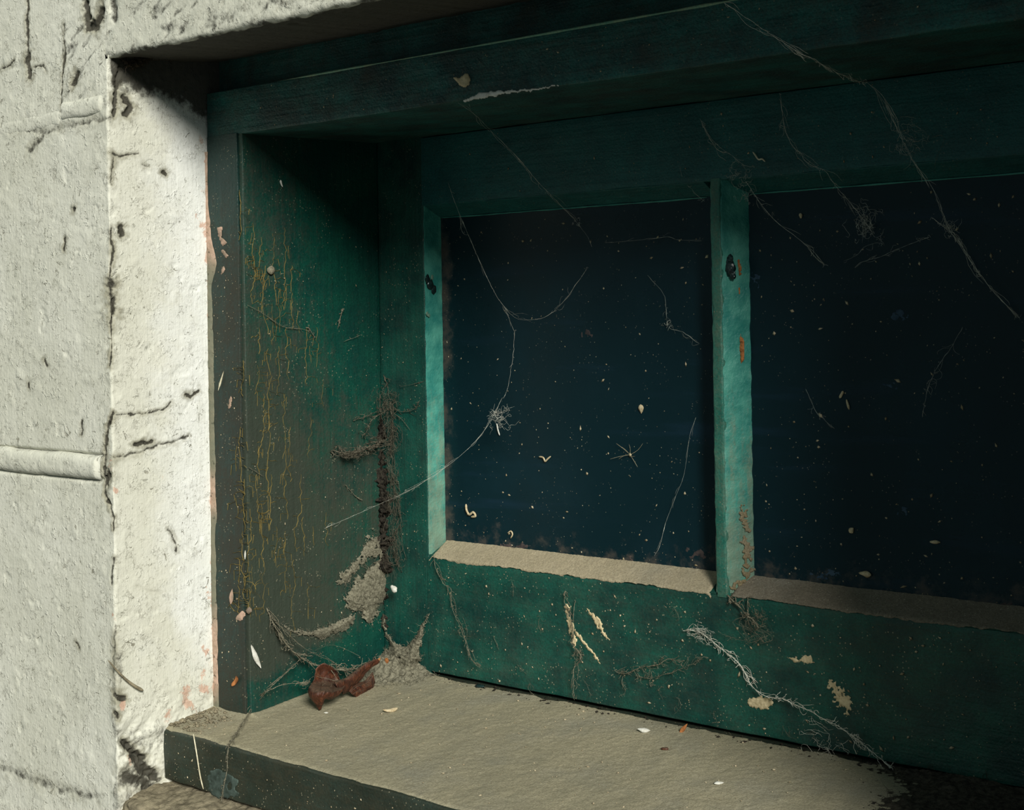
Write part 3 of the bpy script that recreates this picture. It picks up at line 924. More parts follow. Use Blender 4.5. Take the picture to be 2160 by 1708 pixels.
# dust caked on the two lower putty ledges
def dust_ledge(x0, x1, seed, label, mat):
    xs = np.arange(x0, x1, 0.0010); v = np.linspace(-0.22, 1, 30)
    X, Vv = np.meshgrid(xs, v, indexing='ij')
    Q = np.stack([X, 0 * X, Vv * 0.02], -1)
    rag = 0.0013 * fbm(Q * [1, 0, 0], 130, 4, seed, 0.65) + 0.0012 * fbm(Q * [1, 0, 0], 25, 2, seed + 4)
    Y = np.clip(Vv, -0.12, 1) * (YG - 0.0005)
    h = 0.0010 + 0.0004 * fbm(Q, 120, 3, seed + 2) + 0.00025 * fbm(Q, 500, 2, seed + 7)
    Zc = 0.1062 + 0.0118 * np.clip(Vv, 0, 1) + h + 0.0022 * np.clip(Vv - 0.8, 0, 1) * (1 + fbm(Q, 60, 2, seed))
    # overhang, crumbling over the arris of the rail
    low = np.clip(-Vv / 0.22, 0, 1)
    Zc -= low * (0.0022 + rag * 1.3) ; Y = np.where(Vv < 0, -0.0012 * np.sin(np.clip(low, 0, 1) * 2.2), Y)
    endf = np.minimum(sm(x0, x0 + 0.004, X), sm(x1, x1 - 0.005, X))
    Zc -= (1 - endf) * 0.0035
    P = np.stack([X, Y, Zc], -1)
    me = mesh_np('ledge_dust', P.reshape(-1, 3), grid_faces(len(xs), len(v)))
    tag(link(me, 'ledge_dust', mat), label, 'dust', kind='stuff')
dust_ledge(0.0030, 0.3030, 3, 'pale dust caked on the ledge under the left pane', M_LEDGE)
dust_ledge(0.3175, 0.6220, 13, 'dust caked on the ledge under the right pane, with the shade painted in', M_LEDGE_SHADE)


# ------------------------------------------------------------------ marks on the joinery (parts)
def ribbon_obj(name, paths, place, mat, parent, label=None, w0=0.0004):
    """flat raised cracks: paths are px polylines with widths, place maps (px,py) -> (pos, side, normal)"""
    V, F = [], []
    for pts, wd in paths:
        n0 = len(V)
        for i, (px, py) in enumerate(pts):
            p = place(px, py)
            q = place(*pts[min(i + 1, len(pts) - 1)]) - place(*pts[max(i - 1, 0)])
            sd2 = np.array([0, q[2], -q[1]]); sd2 /= np.linalg.norm(sd2) + 1e-9
            ww = wd * (0.5 if i in (0, len(pts) - 1) else 1) * random.uniform(0.7, 1.3)
            V += [p + sd2 * ww - [0.0003, 0, 0], p + [0.00025, 0, 0], p - sd2 * ww - [0.0003, 0, 0]]
        for i in range(len(pts) - 1):
            a = n0 + i * 3
            F += [(a, a + 3, a + 4, a + 1), (a + 1, a + 4, a + 5, a + 2)]
    me = bpy.data.meshes.new(name); me.from_pydata([tuple(v) for v in V], [], F); me.update()
    o = link(me, name, mat, parent)
    if label: o['label'] = label
    return o


def crack_path(x, y0, y1, jit=2.4, br=0.35, w=0.00055):
    """a wandering vertical crack with short side branches, in picture units on the jamb face"""
    paths = []; pts = [(x, y0)]; cx, y = x, y0
    while y < y1:
        y += random.uniform(4, 9)
        cx += random.gauss(0, jit) + (x - cx) * 0.15
        pts.append((cx, y))
        if random.random() < br:
            d = random.choice((-1, 1)); bx, by = cx, y; bp = [(bx, by)]
            for k in range(random.randint(1, 4)):
                bx += d * random.uniform(3, 7); by += random.gauss(0, 2.5); bp.append((bx, by))
            if random.random() < .5: bp.append((bx + random.gauss(0, 1.5), by + random.uniform(6, 22)))
            paths.append((bp, w * 0.75))
    paths.insert(0, (pts, w))
    return paths


CR = [(533, 470, 640, 1, .5), (551, 500, 600, .9, .4), (560, 560, 700, 1.3, .5), (546, 690, 740, 1.5, .3), (566, 735, 900, 1.3, .4), (543, 770, 830, 1.1, .6), (556, 830, 960, 1.3, .6),
      (567, 870, 985, 1.5, .5), (545, 940, 1010, 1.2, .6), (566, 985, 1110, 1.6, .4), (542, 1000, 1110, 1.1, .5), (553, 1080, 1190, 1.6, .3), (530, 1090, 1190, 1.0, .5), (557, 1190, 1290, 1.2, .4),
      (579, 500, 640, .9, .4), (600, 480, 650, 1.0, .2), (605, 690, 800, .9, .2), (616, 560, 690, .8, .3), (629, 655, 700, .7, .2), (647, 690, 810, 1.0, .2), (668, 690, 770, .7, .3),
      (598, 830, 960, .7, .2), (572, 1000, 1100, .9, .3), (602, 940, 1090, .9, .3), (612, 900, 1010, .8, .2), (635, 1000, 1110, .9, .2), (640, 1090, 1170, .9, .3), (602, 1120, 1250, .9, .5),
      (582, 1110, 1180, .7, .4), (625, 1110, 1160, .7, .3), (660, 1110, 1150, .8, .2), (688, 1080, 1150, .8, .3), (648, 1230, 1300, .8, .5), (620, 1180, 1260, .6, .4), (536, 540, 590, .8, .6), (590, 610, 700, .8, .5),
      (530, 1190, 1300, .7, .6), (655, 880, 960, .5, .2), (615, 1260, 1330, .7, .4), (680, 800, 860, .5, .2), (588, 730, 830, .6, .2), (573, 640, 720, .6, .4)]
onJ = lambda px, py: onX(px, py, XJ + 0.0002)
for x, y0, y1, wf, br in CR:
    ribbon_obj('paint_crack', crack_path(x, y0, y1, 2.0, br, 0.00030 * wf), onJ, M_CRACK, jamb)


def onF(px, py): return onY(px, py, YF - 0.0024)


def ribbon_front(name, paths, mat, parent, y, label=None):
    V, F = [], []
    for pts, wd in paths:
        n0 = len(V); P = [onY(px, py, y) for px, py in pts]
        for i, p in enumerate(P):
            q = P[min(i + 1, len(P) - 1)] - P[max(i - 1, 0)]
            sd2 = np.array([q[2], 0, -q[0]]); sd2 /= np.linalg.norm(sd2) + 1e-9
            ww = wd * (0.4 if i in (0, len(P) - 1) else 1) * random.uniform(0.7, 1.3)
            V += [p + sd2 * ww + [0, 0.0003, 0], p - [0, 0.0003, 0], p - sd2 * ww + [0, 0.0003, 0]]
        for i in range(len(P) - 1):
            a = n0 + i * 3
            F += [(a, a + 3, a + 4, a + 1), (a + 1, a + 4, a + 5, a + 2)]
    me = bpy.data.meshes.new(name); me.from_pydata([tuple(v) for v in V], [], F); me.update()
    o = link(me, name, mat, parent)
    if label: o['label'] = label
    return o


for x, y0, y1, wf, br in [(505, 400, 500, .7, .4), (513, 760, 830, .6, .5), (508, 900, 1010, .7, .5), (515, 1010, 1120, .8, .6), (500, 940, 990, .6, .5), (512, 1120, 1260, .8, .6), (505, 1180, 1290, .6, .6), (497, 1050, 1090, .5, .5)]:
    ribbon_front('paint_crack', crack_path(x, y0, y1, 1.6, br, 0.00034 * wf), M_CRACK, face, YF - 0.0024)


def blob(name, outline, y, mat, parent=None, thick=0.0008, step=2.4, seed=0, rag=3.0, place=None, thr=None, nsc=0.11):
    """a thin ragged crust with a real edge: outline in picture units on a surface"""
    poly = np.array(outline, float)
    mn, mx = poly.min(0) - 4, poly.max(0) + 4
    U, W = np.meshgrid(np.arange(mn[0], mx[0], step), np.arange(mn[1], mx[1], step), indexing='ij')
    q = np.stack([U, W, 0 * U + seed * 7.3], -1)
    du = rag * fbm(q, nsc, 3, seed + 1, 0.6); dv = rag * fbm(q, nsc, 3, seed + 2, 0.6)
    X, Y = U + du, W + dv
    ins = np.zeros(U.shape, bool); n = len(poly)
    for i in range(n):
        (x1, y1), (x2, y2) = poly[i], poly[(i + 1) % n]
        c = ((y1 > Y) != (y2 > Y)) & (X < (x2 - x1) * (Y - y1) / (y2 - y1 + 1e-9) + x1)
        ins ^= c
    if thr is not None: ins &= fbm(q, nsc * 0.8, 3, seed + 9) < thr
    # erode distance for thickness
    e = ins.astype(float)
    for k in range(3):
        e = np.where(ins, (e + np.roll(e, 1, 0) + np.roll(e, -1, 0) + np.roll(e, 1, 1) + np.roll(e, -1, 1)) / 5, 0)
    fn = place or (lambda a, b, h: onY(a, b, y - h))
    # ring of vertices outside the crust sinks into the surface, so it has closed sides
    out = ins | np.roll(ins, 1, 0) | np.roll(ins, -1, 0) | np.roll(ins, 1, 1) | np.roll(ins, -1, 1)
    h = np.where(ins, thick * (0.4 + 0.8 * e) * (1 + 0.5 * fbm(q, 0.3, 2, seed + 5)), -0.0004)
    nu, nv = U.shape
    P = np.zeros((nu, nv, 3))
    for i, j in zip(*np.nonzero(out | True)):
        if out[i, j]: P[i, j] = fn(U[i, j], W[i, j], h[i, j])
    keep = out[:-1, :-1] & out[1:, :-1] & out[1:, 1:] & out[:-1, 1:]
    F = grid_faces(nu, nv, keep)
    if len(F) == 0: return None
    V, F, _ = compact(P.reshape(-1, 3), F)
    return link(mesh_np(name, V, F), name, mat, parent)


def ell(cx, cy, rx, ry, rot=0, n=14):
    c, s = math.cos(rot), math.sin(rot)
    return [(cx + rx * math.cos(t) * c - ry * math.sin(t) * s, cy + rx * math.cos(t) * s + ry * math.sin(t) * c) for t in np.linspace(0, 2 * math.pi, n, endpoint=False)]


YS = -0.0006
panes = [o for o in win.children if o.name.startswith('glass_pane')]
for i, (px, py, a, b_, m) in enumerate(SMUDGES):
    blob('smudge', ell(px, py, a, b_), YG, (M_SMUDGE, M_SMUDGEP)[m], panes[0 if px < 1510 else 1], 0.0002, 1.6, 50 + i, 14, None, 0.12, 0.12)
for lab, out, rag, thr in [
    ('oval beige splatter low on the bottom rail', ell(1603, 1482, 27, 13, 0.02), 6, None),
    ('small ragged beige splatter under the glazing bar', [(1662, 1386), (1675, 1384), (1683, 1392), (1692, 1388), (1698, 1381), (1710, 1385), (1714, 1398), (1704, 1402), (1690, 1395), (1678, 1396)], 5, None),
    ('streaky beige splatter on the right of the bottom rail', [(1748, 1430), (1760, 1434), (1770, 1452), (1785, 1462), (1797, 1480), (1795, 1495), (1788, 1508), (1780, 1490), (1762, 1482), (1760, 1462), (1750, 1445)], 9, 0.35),
    ('pale brushed smear on the bottom rail', [(1236, 1283), (1254, 1296), (1268, 1310), (1273, 1330), (1285, 1352), (1278, 1346), (1262, 1325), (1250, 1304)], 4, 0.45),
    ('long thin beige streak on the bottom rail', [(1212, 1325), (1222, 1336), (1244, 1365), (1270, 1402), (1264, 1398), (1238, 1366), (1214, 1338)], 2.5, None),
    ('crusty beige dribble on the bottom rail', [(1192, 1272), (1202, 1280), (1200, 1300), (1208, 1318), (1216, 1345), (1212, 1372), (1206, 1350), (1196, 1312)], 5, 0.4)]:
    o = blob('dried_splatter', out, YS, M_SPLAT, rail, 0.0007, 1.3, len(lab), rag * 1.5, None, thr, 0.20)
    if o: o['label'] = lab
o = blob('chipped_patch', [(955, 160), (968, 166), (985, 152), (992, 162), (992, 178), (978, 184), (966, 176)], YF - 0.0016, M_SPLAT, head, 0.0007, 1.8, 4, 5)
o['label'] = 'small ochre chipped patch on the head'
o = blob('chipped_edge', [(975, 213), (1010, 196), (1050, 191), (1100, 190), (1180, 180), (1195, 178), (1120, 191), (1060, 198), (1020, 207), (985, 214)], YF - 0.0016, M_WHITE, head, 0.0008, 1.6, 6, 5)
o['label'] = 'flaking white line along the lower edge of the head'
# resin bubbles and rust on the bar and the left fillet
for i, (px, py, r) in enumerate([(1540, 566, .0052), (1535, 553, .0034), (1545, 580, .0032), (1541, 545, .0026)]):
    b = bmesh.new(); bmesh.ops.create_icosphere(b, subdivisions=3, radius=r)
    for v in b.verts: v.co *= 1 + 0.30 * float(vnoise(np.array(v.co) * 1.0, 700, i))
    me = bpy.data.meshes.new('resin_blister'); b.to_mesh(me); b.free()
    for p in me.polygons: p.use_smooth = True
    o = link(me, 'resin_blister', M_BLACK, bar); o.location = Vector(onY(px, py, 0.0045)); o.scale = (0.8, 0.55, 1.2)
for i, (px, py, r) in enumerate([(908, 600, .0040), (915, 610, .0034), (902, 588, .0030), (912, 585, .0018), (901, 661, .0016), (905, 665, .0014)]):
    b = bmesh.new(); bmesh.ops.create_icosphere(b, subdivisions=2, radius=r)
    for v in b.verts: v.co *= 1 + 0.35 * float(vnoise(np.array(v.co) * 1.0, 800, i + 9))
    me = bpy.data.meshes.new('resin_blister'); b.to_mesh(me); b.free()
    for p in me.polygons: p.use_smooth = True
    o = link(me, 'resin_blister', M_BLACK if i < 3 else M_TEAL, win); o.location = Vector(onX(px, py, 0.0042)); o.scale = (0.35, 1, 1.3)
pl = lambda a, b, h: onY(a, b, 0.0135 - h)
for out in ([(1549, 535), (1556, 540), (1562, 560), (1564, 582), (1556, 580), (1552, 560)], ell(1556, 615, 6, 12, 0.1), ell(1553, 684, 4, 4), [(1562, 700), (1570, 720), (1568, 760), (1562, 770), (1558, 740)]):
    o = blob('rust_patch', out, 0.0, M_RUST, pb, 0.0016, 1.6, int(out[0][0]), 4, pl)
    if o: o['label'] = 'rust orange patch on the fillet'


def onBevel(px, py, h=0.0):
    n = np.array([0.021, -0.013, 0.0]); n /= np.linalg.norm(n)
    d = ray(px, py); p0 = np.array([0.316, 0.0, 0.0]) + n * h
    return CAM + d * ((p0 - CAM) @ n) / (d @ n)


M_CAKE = mat_dust('caked_brown_dust', (0.27, 0.215, 0.125), (0.19, 0.155, 0.095))
for lab, out, sd_ in (('brown dust caked at the foot of the fillet', [(1566, 1060), (1577, 1080), (1585, 1150), (1592, 1205), (1570, 1228), (1548, 1243), (1540, 1240), (1560, 1215), (1572, 1185), (1566, 1150), (1572, 1120), (1560, 1090)], 3),):
    o = blob('caked_dust', out, 0, M_CAKE, pb, 0.0005, 1.2, sd_, 14, lambda a, b, h: onBevel(a, b, h + 0.0010), 0.15, 0.16)
    if o: o['label'] = lab
M_WORN = mat_simple('worn_grey_green_paint', (0.075, 0.105, 0.092), (0.035, 0.050, 0.042), 120, 0.7)
o = blob('worn_patch', ell(470, 1655, 34, 30, .4), sy - 0.0004, M_WORN, sill, 0.0004, 1.8, 3, 16, None, 0.35, 0.08)
o['label'] = 'paler worn patch on the front of the sill'


# peach strip of old paint where the plaster meets the frame
def caulk():
    zs = np.arange(sill_z(YF), 0.472, 0.0009); v = np.linspace(0, 1, 12)
    Zc, Vv = np.meshgrid(zs, v, indexing='ij')
    Q = np.stack([Zc, 0 * Zc, 0 * Zc], -1)
    wd = 0.0062 + 0.0032 * fbm(Q, 32, 4, 3, 0.6)
    wd = wd + 0.0060 * np.exp(-((Zc - 0.375) / 0.012) ** 2) - 0.0045 * sm(0.40, 0.44, Zc)
    wd = np.maximum(wd, 0.0012)
    X = XR - 0.0005 + wd * Vv
    h = 0.0012 * (1 - Vv ** 3) + 0.0003 * fbm(np.stack([X, 0 * X, Zc], -1), 200, 3, 7)
    Y = YF - 0.0022 - h + 0.0012 * (Vv > 0.95)
    P = np.stack([X, Y, Zc], -1)
    o = link(mesh_np('peach_paint_strip', P.reshape(-1, 3), grid_faces(len(zs), 12)), 'peach_paint_strip', M_STRIP, win)
    o['label'] = 'flaking peach strip of old paint between plaster and frame'
caulk()
for out, m in [([(458, 480), (470, 478), (466, 500), (478, 512), (470, 520), (462, 505)], M_PINK), ([(466, 530), (478, 545), (482, 540), (470, 525)], M_PINK), (ell(470, 570, 4, 9, .3), M_PINK),
               (ell(507, 1300, 7, 12, .7), M_PINK), (ell(525, 1288, 6, 7), M_PINK), (ell(485, 850, 3, 14, .15), M_PINK)]:
    o = blob('peeled_patch', out, YF - 0.0022, m, face, 0.0007, 1.6, int(out[0][1]), 4)

# ------------------------------------------------------------------ things: cobwebs
def strand(buf, pts3, r, fuzz=0, spread=0.004, jit=0.0006, bead_=0.0, step=0.0018):
    P = resample(pts3, step)
    n = len(P)
    P = P + np.stack([fbm(np.stack([P[:, 0] + k, P[:, 1], P[:, 2]], -1), 220, 2, 5 + k) for k in range(3)], -1) * jit
    rad = r * (0.35 + 1.5 * np.abs(vnoise(P, 120, 9)) * np.clip(0.4 + vnoise(P, 40, 4), 0.15, 1) * 1.3)
    if bead_: rad = rad * (1 + bead_ * (RNG.random(n) > 0.93))
    buf.tube(P, rad, 4)
    for k in range(fuzz):
        i = RNG.integers(0, n); L = RNG.integers(4, 16)
        d = RNG.normal(0, 1, 3); d /= np.linalg.norm(d)
        t = np.linspace(0, 1, L)[:, None]
        j = min(n - 1, i + RNG.integers(0, max(2, n // 6)))
        a = P[i]; b = P[j] + RNG.normal(0, spread * 0.5, 3)
        Q = a + (b - a) * t + d * spread * np.sin(t * math.pi) * RNG.random() + np.cumsum(RNG.normal(0, spread * 0.06, (L, 3)), 0)
        buf.tube(Q, r * 0.42, 3)
    return P


def tangle(buf, c, rad, n, r, flat=(1, 1, 1)):
    for k in range(n):
        L = RNG.integers(8, 20)
        p = np.array(c) + RNG.normal(0, 1, 3) * rad * 0.5 * np.array(flat)
        d = RNG.normal(0, 1, 3); Q = [p]
        for i in range(L):
            d = d + RNG.normal(0, 0.7, 3); d /= np.linalg.norm(d)
            p = p + d * rad * 0.16 * np.array(flat); p = p + (np.array(c) - p) * 0.06; Q.append(p)
        buf.tube(np.array(Q), r, 3)


def yl(pts, y0, y1):
    n = len(pts); return [onY(p[0], p[1], y0 + (y1 - y0) * i / (n - 1)) for i, p in enumerate(pts)]


TR = 0.00015


def web(label, build, mat=None):
    b = Buf(); build(b); o = b.obj('cobweb', mat or M_WEBW)
    return tag(o, label, 'cobweb', 'cobwebs strung across the window')


def w1(b):
    strand(b, yl([(945, 385), (957, 420), (975, 465), (990, 500), (1020, 570), (1045, 620), (1062, 645), (1072, 668), (1085, 700)], -0.004, 0.010), TR * 1.2, 14, .002, .0003, 1.0)
    strand(b, yl([(970, 455), (975, 490), (988, 495)], -0.002, 0.0), TR, 6, .003)
    strand(b, yl([(1062, 645), (1085, 668), (1110, 675), (1150, 668), (1185, 640), (1215, 600), (1240, 565)], 0.008, 0.017), TR * .8, 16, .004, .0006, .8)
    strand(b, yl([(1085, 700), (1083, 740), (1078, 780), (1070, 820), (1060, 840)], 0.010, 0.0), TR, 4, .003)
    tangle(b, onY(1048, 880, -0.004), 0.012, 24, TR * .55)
    q = onX(690, 1112, XJ + .0006); p = onY(1060, 838, -0.002)
    mid = [onY(1020, 910, -0.008), onY(960, 970, -0.018), onY(870, 1030, -0.035), onX(780, 1072, XJ + .020), q]
    strand(b, [p] + mid, TR * 1.2, 26, .0025, .0003, .8)
    strand(b, [onX(700, 1106, XJ + .002), q, onX(684, 1114, XJ + .001)], TR * 2.6, 2, .001)
web('pale thread from the top rail down across the left pane to the jamb', w1)
web('faint thread slanting from the head to the top of the left pane', lambda b: (
    strand(b, yl([(965, 216), (1000, 240), (1025, 265), (1050, 290), (1090, 330), (1130, 378), (1175, 425), (1215, 467)], YF + .002, 0.016), TR * 1.1, 20, .003, .0004, .6),
    tangle(b, onY(1218, 468, 0.016), 0.005, 6, TR * .6),
    strand(b, yl([(1215, 467), (1240, 500), (1248, 520)], 0.016, 0.018), TR * .8)))


def w3(b):
    strand(b, yl([(1476, 250), (1510, 312), (1540, 325), (1545, 345), (1565, 372), (1585, 400), (1605, 430), (1630, 460), (1650, 478), (1680, 500), (1715, 530), (1740, 560)], -0.004, 0.017), TR * 1.5, 34, .004, .0004, .6)
    strand(b, yl([(1540, 325), (1570, 348), (1590, 352)], -0.004, -0.003), TR, 6, .004)
    tangle(b, onY(1560, 372, -0.003), 0.010, 16, TR * .6, (1, .5, 1))
    tangle(b, onY(1572, 410, 0.002), 0.009, 10, TR * .5, (1, .5, 1))
    strand(b, yl([(1434, 350), (1441, 380), (1460, 400), (1485, 425)], -0.003, 0.008), TR * .9, 8, .003)
web('bright thread tied over the top of the glazing bar and across the right pane', w3)


def w4(b):
    strand(b, yl([(1528, 6), (1560, 28), (1600, 55), (1650, 88), (1690, 113)], YF - .012, YF - .004) + yl([(1720, 128), (1770, 155), (1800, 168), (1830, 175)], YF + .014, -0.030), TR * 2.0, 50, .003, .0005, .4)
    strand(b, yl([(1830, 175), (1860, 200), (1880, 245), (1905, 300), (1930, 345), (1955, 375), (1980, 425), (2000, 480), (2030, 525), (2065, 575), (2100, 620), (2150, 670)], -0.030, 0.017), TR * 1.3, 50, .004, .0006, .4)
    strand(b, yl([(1965, 458), (1990, 478), (2010, 495), (2030, 520), (2055, 565), (2068, 582)], 0.012, 0.018), TR * 1.8, 18, .003, .0005, .5)
    tangle(b, onY(1912, 300, -0.008), 0.016, 18, TR * .5)
    tangle(b, onY(2005, 480, 0.012), 0.010, 12, TR * .5, (1, .4, 1))
web('long thread from the head crossing the upper right of the window', w4)


def w5(b):
    strand(b, yl([(1645, 195), (1650, 235), (1656, 275), (1672, 308), (1690, 325), (1705, 345), (1740, 360), (1752, 378), (1770, 400)], -0.010, -0.004) + yl([(1795, 430), (1815, 455), (1840, 490)], 0.006, 0.017), TR * 1.2, 44, .0045, .0008, .3)
    tangle(b, onY(1825, 468, 0.014), 0.013, 30, TR * .55, (1, .3, 1))
    strand(b, yl([(1850, 500), (1865, 515), (1850, 512), (1825, 520), (1805, 540), (1780, 550)], 0.016, 0.018), TR * .8, 8, .003)
    strand(b, yl([(1803, 564), (1820, 552), (1860, 540), (1905, 520), (1960, 500)], 0.017, 0.018), TR, 14, .003, .0004, .6)
web('tangled dusty thread hanging on the top rail into the right pane', w5)
web('thin thread low in the left pane beside the glazing bar', lambda b: strand(b, yl([(1468, 880), (1455, 920), (1443, 1000), (1430, 1035), (1405, 1100), (1392, 1150), (1380, 1172)], 0.012, 0.018), TR * .8, 8, .002, .0003, .8))
web('faint level thread near the top of the left pane by the glazing bar', lambda b: strand(b, yl([(1275, 512), (1330, 508), (1405, 500), (1430, 506), (1480, 508)], 0.018, 0.016), TR * .6, 6, .002))
web('faint dangling thread with a knot on the left pane near the glazing bar', lambda b: (
    strand(b, yl([(1365, 580), (1400, 620), (1405, 655), (1412, 690), (1440, 700), (1475, 725)], 0.018, 0.018), TR * .6, 10, .004), tangle(b, onY(1412, 685, 0.018), 0.006, 6, TR * .6, (1, .2, 1))))
web('short faint thread just right of the glazing bar at mid height', lambda b: strand(b, yl([(1700, 820), (1720, 865), (1745, 890), (1760, 905)], 0.018, 0.018), TR * .7, 10, .004))
web('faint forked thread at mid height on the far right pane', lambda b: strand(b, yl([(2030, 690), (2005, 735), (1980, 770), (1960, 810), (1950, 850), (1945, 880)], 0.018, 0.018), TR * .9, 20, .005))
web('thin looping thread at the far right of the top rail', lambda b: strand(b, yl([(1966, 290), (1985, 285), (1992, 292), (1984, 315), (1973, 340), (1972, 360)], -0.002, -0.002), TR * 1.0, 4, .002), M_WEBD)

RY = -0.0025
def wr1(b):
    strand(b, yl([(1442, 1330), (1470, 1330), (1500, 1350), (1530, 1375), (1555, 1395), (1570, 1415), (1582, 1440), (1600, 1460), (1620, 1470), (1650, 1472)], RY, RY - .003), 0.0006, 70, .0045, .0008, .6)
    tangle(b, onY(1478, 1335, RY - .002), 0.012, 26, TR * .7, (1, .4, .6))
    strand(b, yl([(1650, 1472), (1680, 1488), (1710, 1500), (1745, 1520), (1780, 1540), (1815, 1565), (1850, 1595), (1880, 1620)], RY - .003, -0.010), 0.0005, 60, .0045, .0008, .3)
    tangle(b, onY(1730, 1560, -0.003), 0.022, 16, TR * .7, (1, .2, .7))
web('thick white twisted cobweb sloping down the bottom rail', wr1)


def wr2(b):
    strand(b, yl([(1535, 1255), (1560, 1280), (1575, 1297), (1590, 1308), (1600, 1325)], RY, RY - .006), 0.0009, 30, .004, .0008)
    strand(b, yl([(1578, 1258), (1578, 1285), (1576, 1300)], RY, RY - .004), 0.0008, 12, .003)
    for a in range(16):
        strand(b, yl([(1575 + random.uniform(-10, 10), 1300), (1560 + random.uniform(-15, 40), 1318 + random.uniform(-8, 10)), (1600 + random.uniform(-30, 30), 1335 + random.uniform(-12, 20)), (1585 + random.uniform(-30, 45), 1350 + random.uniform(-10, 10))], RY - .004, RY - .002), TR * 1.1, 2, .003)
    strand(b, yl([(1520, 1335), (1545, 1345), (1570, 1350), (1590, 1340)], RY, RY - .003), TR * 1.6, 6)
    tangle(b, onY(1600, 1303, RY - .005), 0.006, 24, TR * .9)
web('brown knotted cobweb hanging just below the glazing bar', wr2, M_WEBD)
web('dusty branching cobweb in the middle of the bottom rail', lambda b: (
    strand(b, yl([(1300, 1418), (1325, 1420), (1350, 1408), (1390, 1400), (1410, 1390), (1440, 1395)], RY, RY - .003), 0.0005, 46, .005, .0008, .5),
    strand(b, yl([(1340, 1425), (1370, 1430), (1410, 1420), (1450, 1405), (1485, 1385)], RY, RY - .003), 0.0004, 36, .005, .0008, .5),
    strand(b, yl([(1318, 1410), (1312, 1440), (1320, 1455)], RY, RY), TR * 1.4, 10, .003),
    strand(b, yl([(1375, 1420), (1370, 1440), (1380, 1445)], RY, RY), TR * 2, 12, .003)), M_WEBD)
web('dusty dangling cobweb at the left end of the bottom rail', lambda b: (
    strand(b, yl([(915, 1170), (918, 1195), (935, 1230), (952, 1242), (952, 1275), (965, 1310), (975, 1335), (985, 1358), (995, 1390), (1015, 1405)], RY, RY - .004), 0.0004, 40, .004, .0008, .5),
    strand(b, yl([(975, 1300), (985, 1325), (984, 1350)], RY, RY), TR * 1.4, 8, .003),
    strand(b, yl([(1040, 1340), (1048, 1360), (1052, 1370)], RY, RY), TR * 1.4, 4, .002)), M_WEBD)
web('stringy cobweb with a crusty knot dangling on the bottom rail', lambda b: (
    strand(b, yl([(1193, 1245), (1190, 1270), (1200, 1285), (1205, 1310), (1210, 1330), (1208, 1360), (1220, 1372), (1225, 1390), (1212, 1405), (1210, 1440), (1211, 1470)], RY, RY - .003), 0.0005, 44, .003, .0008, .4),
    strand(b, yl([(1213, 1265), (1210, 1290), (1209, 1310)], RY, RY - .002), 0.0006, 6, .002), tangle(b, onY(1222, 1380, RY - .002), 0.006, 14, TR * 1.2)), M_WEBD)
for x, y, lab in ((1118, 1440, 'wisp of web at the foot of the bottom rail right of the black insect'), (1228, 1430, 'wisp of web under the stringy knotted cobweb'), (1310, 1440, 'wisp of web under the left end of the branching cobweb'),
                  (1395, 1445, 'wisp of web just below the branching cobweb'), (1430, 1470, 'wisp of web above the orange stub'), (1505, 1500, 'wisp of web low on the rail left of the oval splatter'), (1090, 1400, 'wisp of web low on the rail above the black insect'),
                  (1140, 1300, 'thin upright wisp of web left of the crusty dribble'), (1420, 1280, 'tiny wisp of web just left below the glazing bar'), (1078, 1220, 'tiny wisp of web hanging from the left ledge dust'),
                  (1720, 1530, 'wisp of web low on the rail left of the streaky splatter'), (1650, 1530, 'wisp of web between the oval splatter and the sill')):
    b = Buf(); strand(b, yl([(x, y), (x + random.uniform(-8, 14), y + random.uniform(8, 22)), (x + random.uniform(-4, 22), y + random.uniform(22, 40))], RY, RY), TR * 1.0, 9, .004)
    tag(b.obj('cobweb_wisp', M_WEBD), lab, 'cobweb', 'web wisps on the bottom rail')


# jamb webs
def jl(pts, off=0.002):
    return [onX(p[0], p[1], XJ + (p[2] if len(p) > 2 else off)) for p in pts]


web('thick dusty thread sagging along the foot of the jamb above the leaf', lambda b: (
    strand(b, jl([(562, 1282, .001), (585, 1330, .006), (610, 1365, .009), (640, 1390, .012), (675, 1405, .014), (720, 1412, .014), (760, 1408, .010), (795, 1398, .006)]), 0.0010, 90, .005, .0008),
    strand(b, jl([(565, 1288, .001), (600, 1330, .008), (650, 1372, .010), (700, 1395, .012), (730, 1415, .012), (760, 1440, .012)]), 0.0004, 30, .005),
    strand(b, jl([(640, 1385, .012), (700, 1360, .004), (760, 1385, .006)]), TR, 10, .004)), M_WEBD)


def wsill(b):
    p = [onX(640, 1384, XJ + .012), onX(600, 1422, XJ + .014), onX(570, 1450, XJ + .016), onSill(540, 1478, .010), onSill(515, 1520, .006), onSill(490, 1560, .004), onSill(482, 1572, .002)]
    strand(b, p, 0.0007, 50, .003, .0005)
    q = [onSill(482, 1572, .002), onY(480, 1590, sy - .001), onY(478, 1630, sy - .0015), onY(470, 1670, sy - .002), onY(465, 1704, sy - .004)]
    strand(b, q, 0.0007, 24, .0025, .0005)
    strand(b, [onX(650, 1442, XJ + .02), onX(600, 1443, XJ + .016), onX(560, 1460, XJ + .016)], 0.0004, 16, .003)
    for a_, b__ in (((655, 1440), (735, 1452)), ((662, 1425), (760, 1440)), ((690, 1400), (742, 1470))):
        strand(b, [onX(*a_, XJ + .030), onX((a_[0] + b__[0]) / 2, (a_[1] + b__[1]) / 2 + 3, XJ + .042), onX(*b__, XJ + .036)], 0.00020, 8, .004)
    strand(b, [onX(655, 1437, XJ + .02), onX(625, 1440, XJ + .018)], 0.0006, 12, .003)
web('long dusty thread running from the leaf over the front edge of the sill', wsill, M_WEBD)


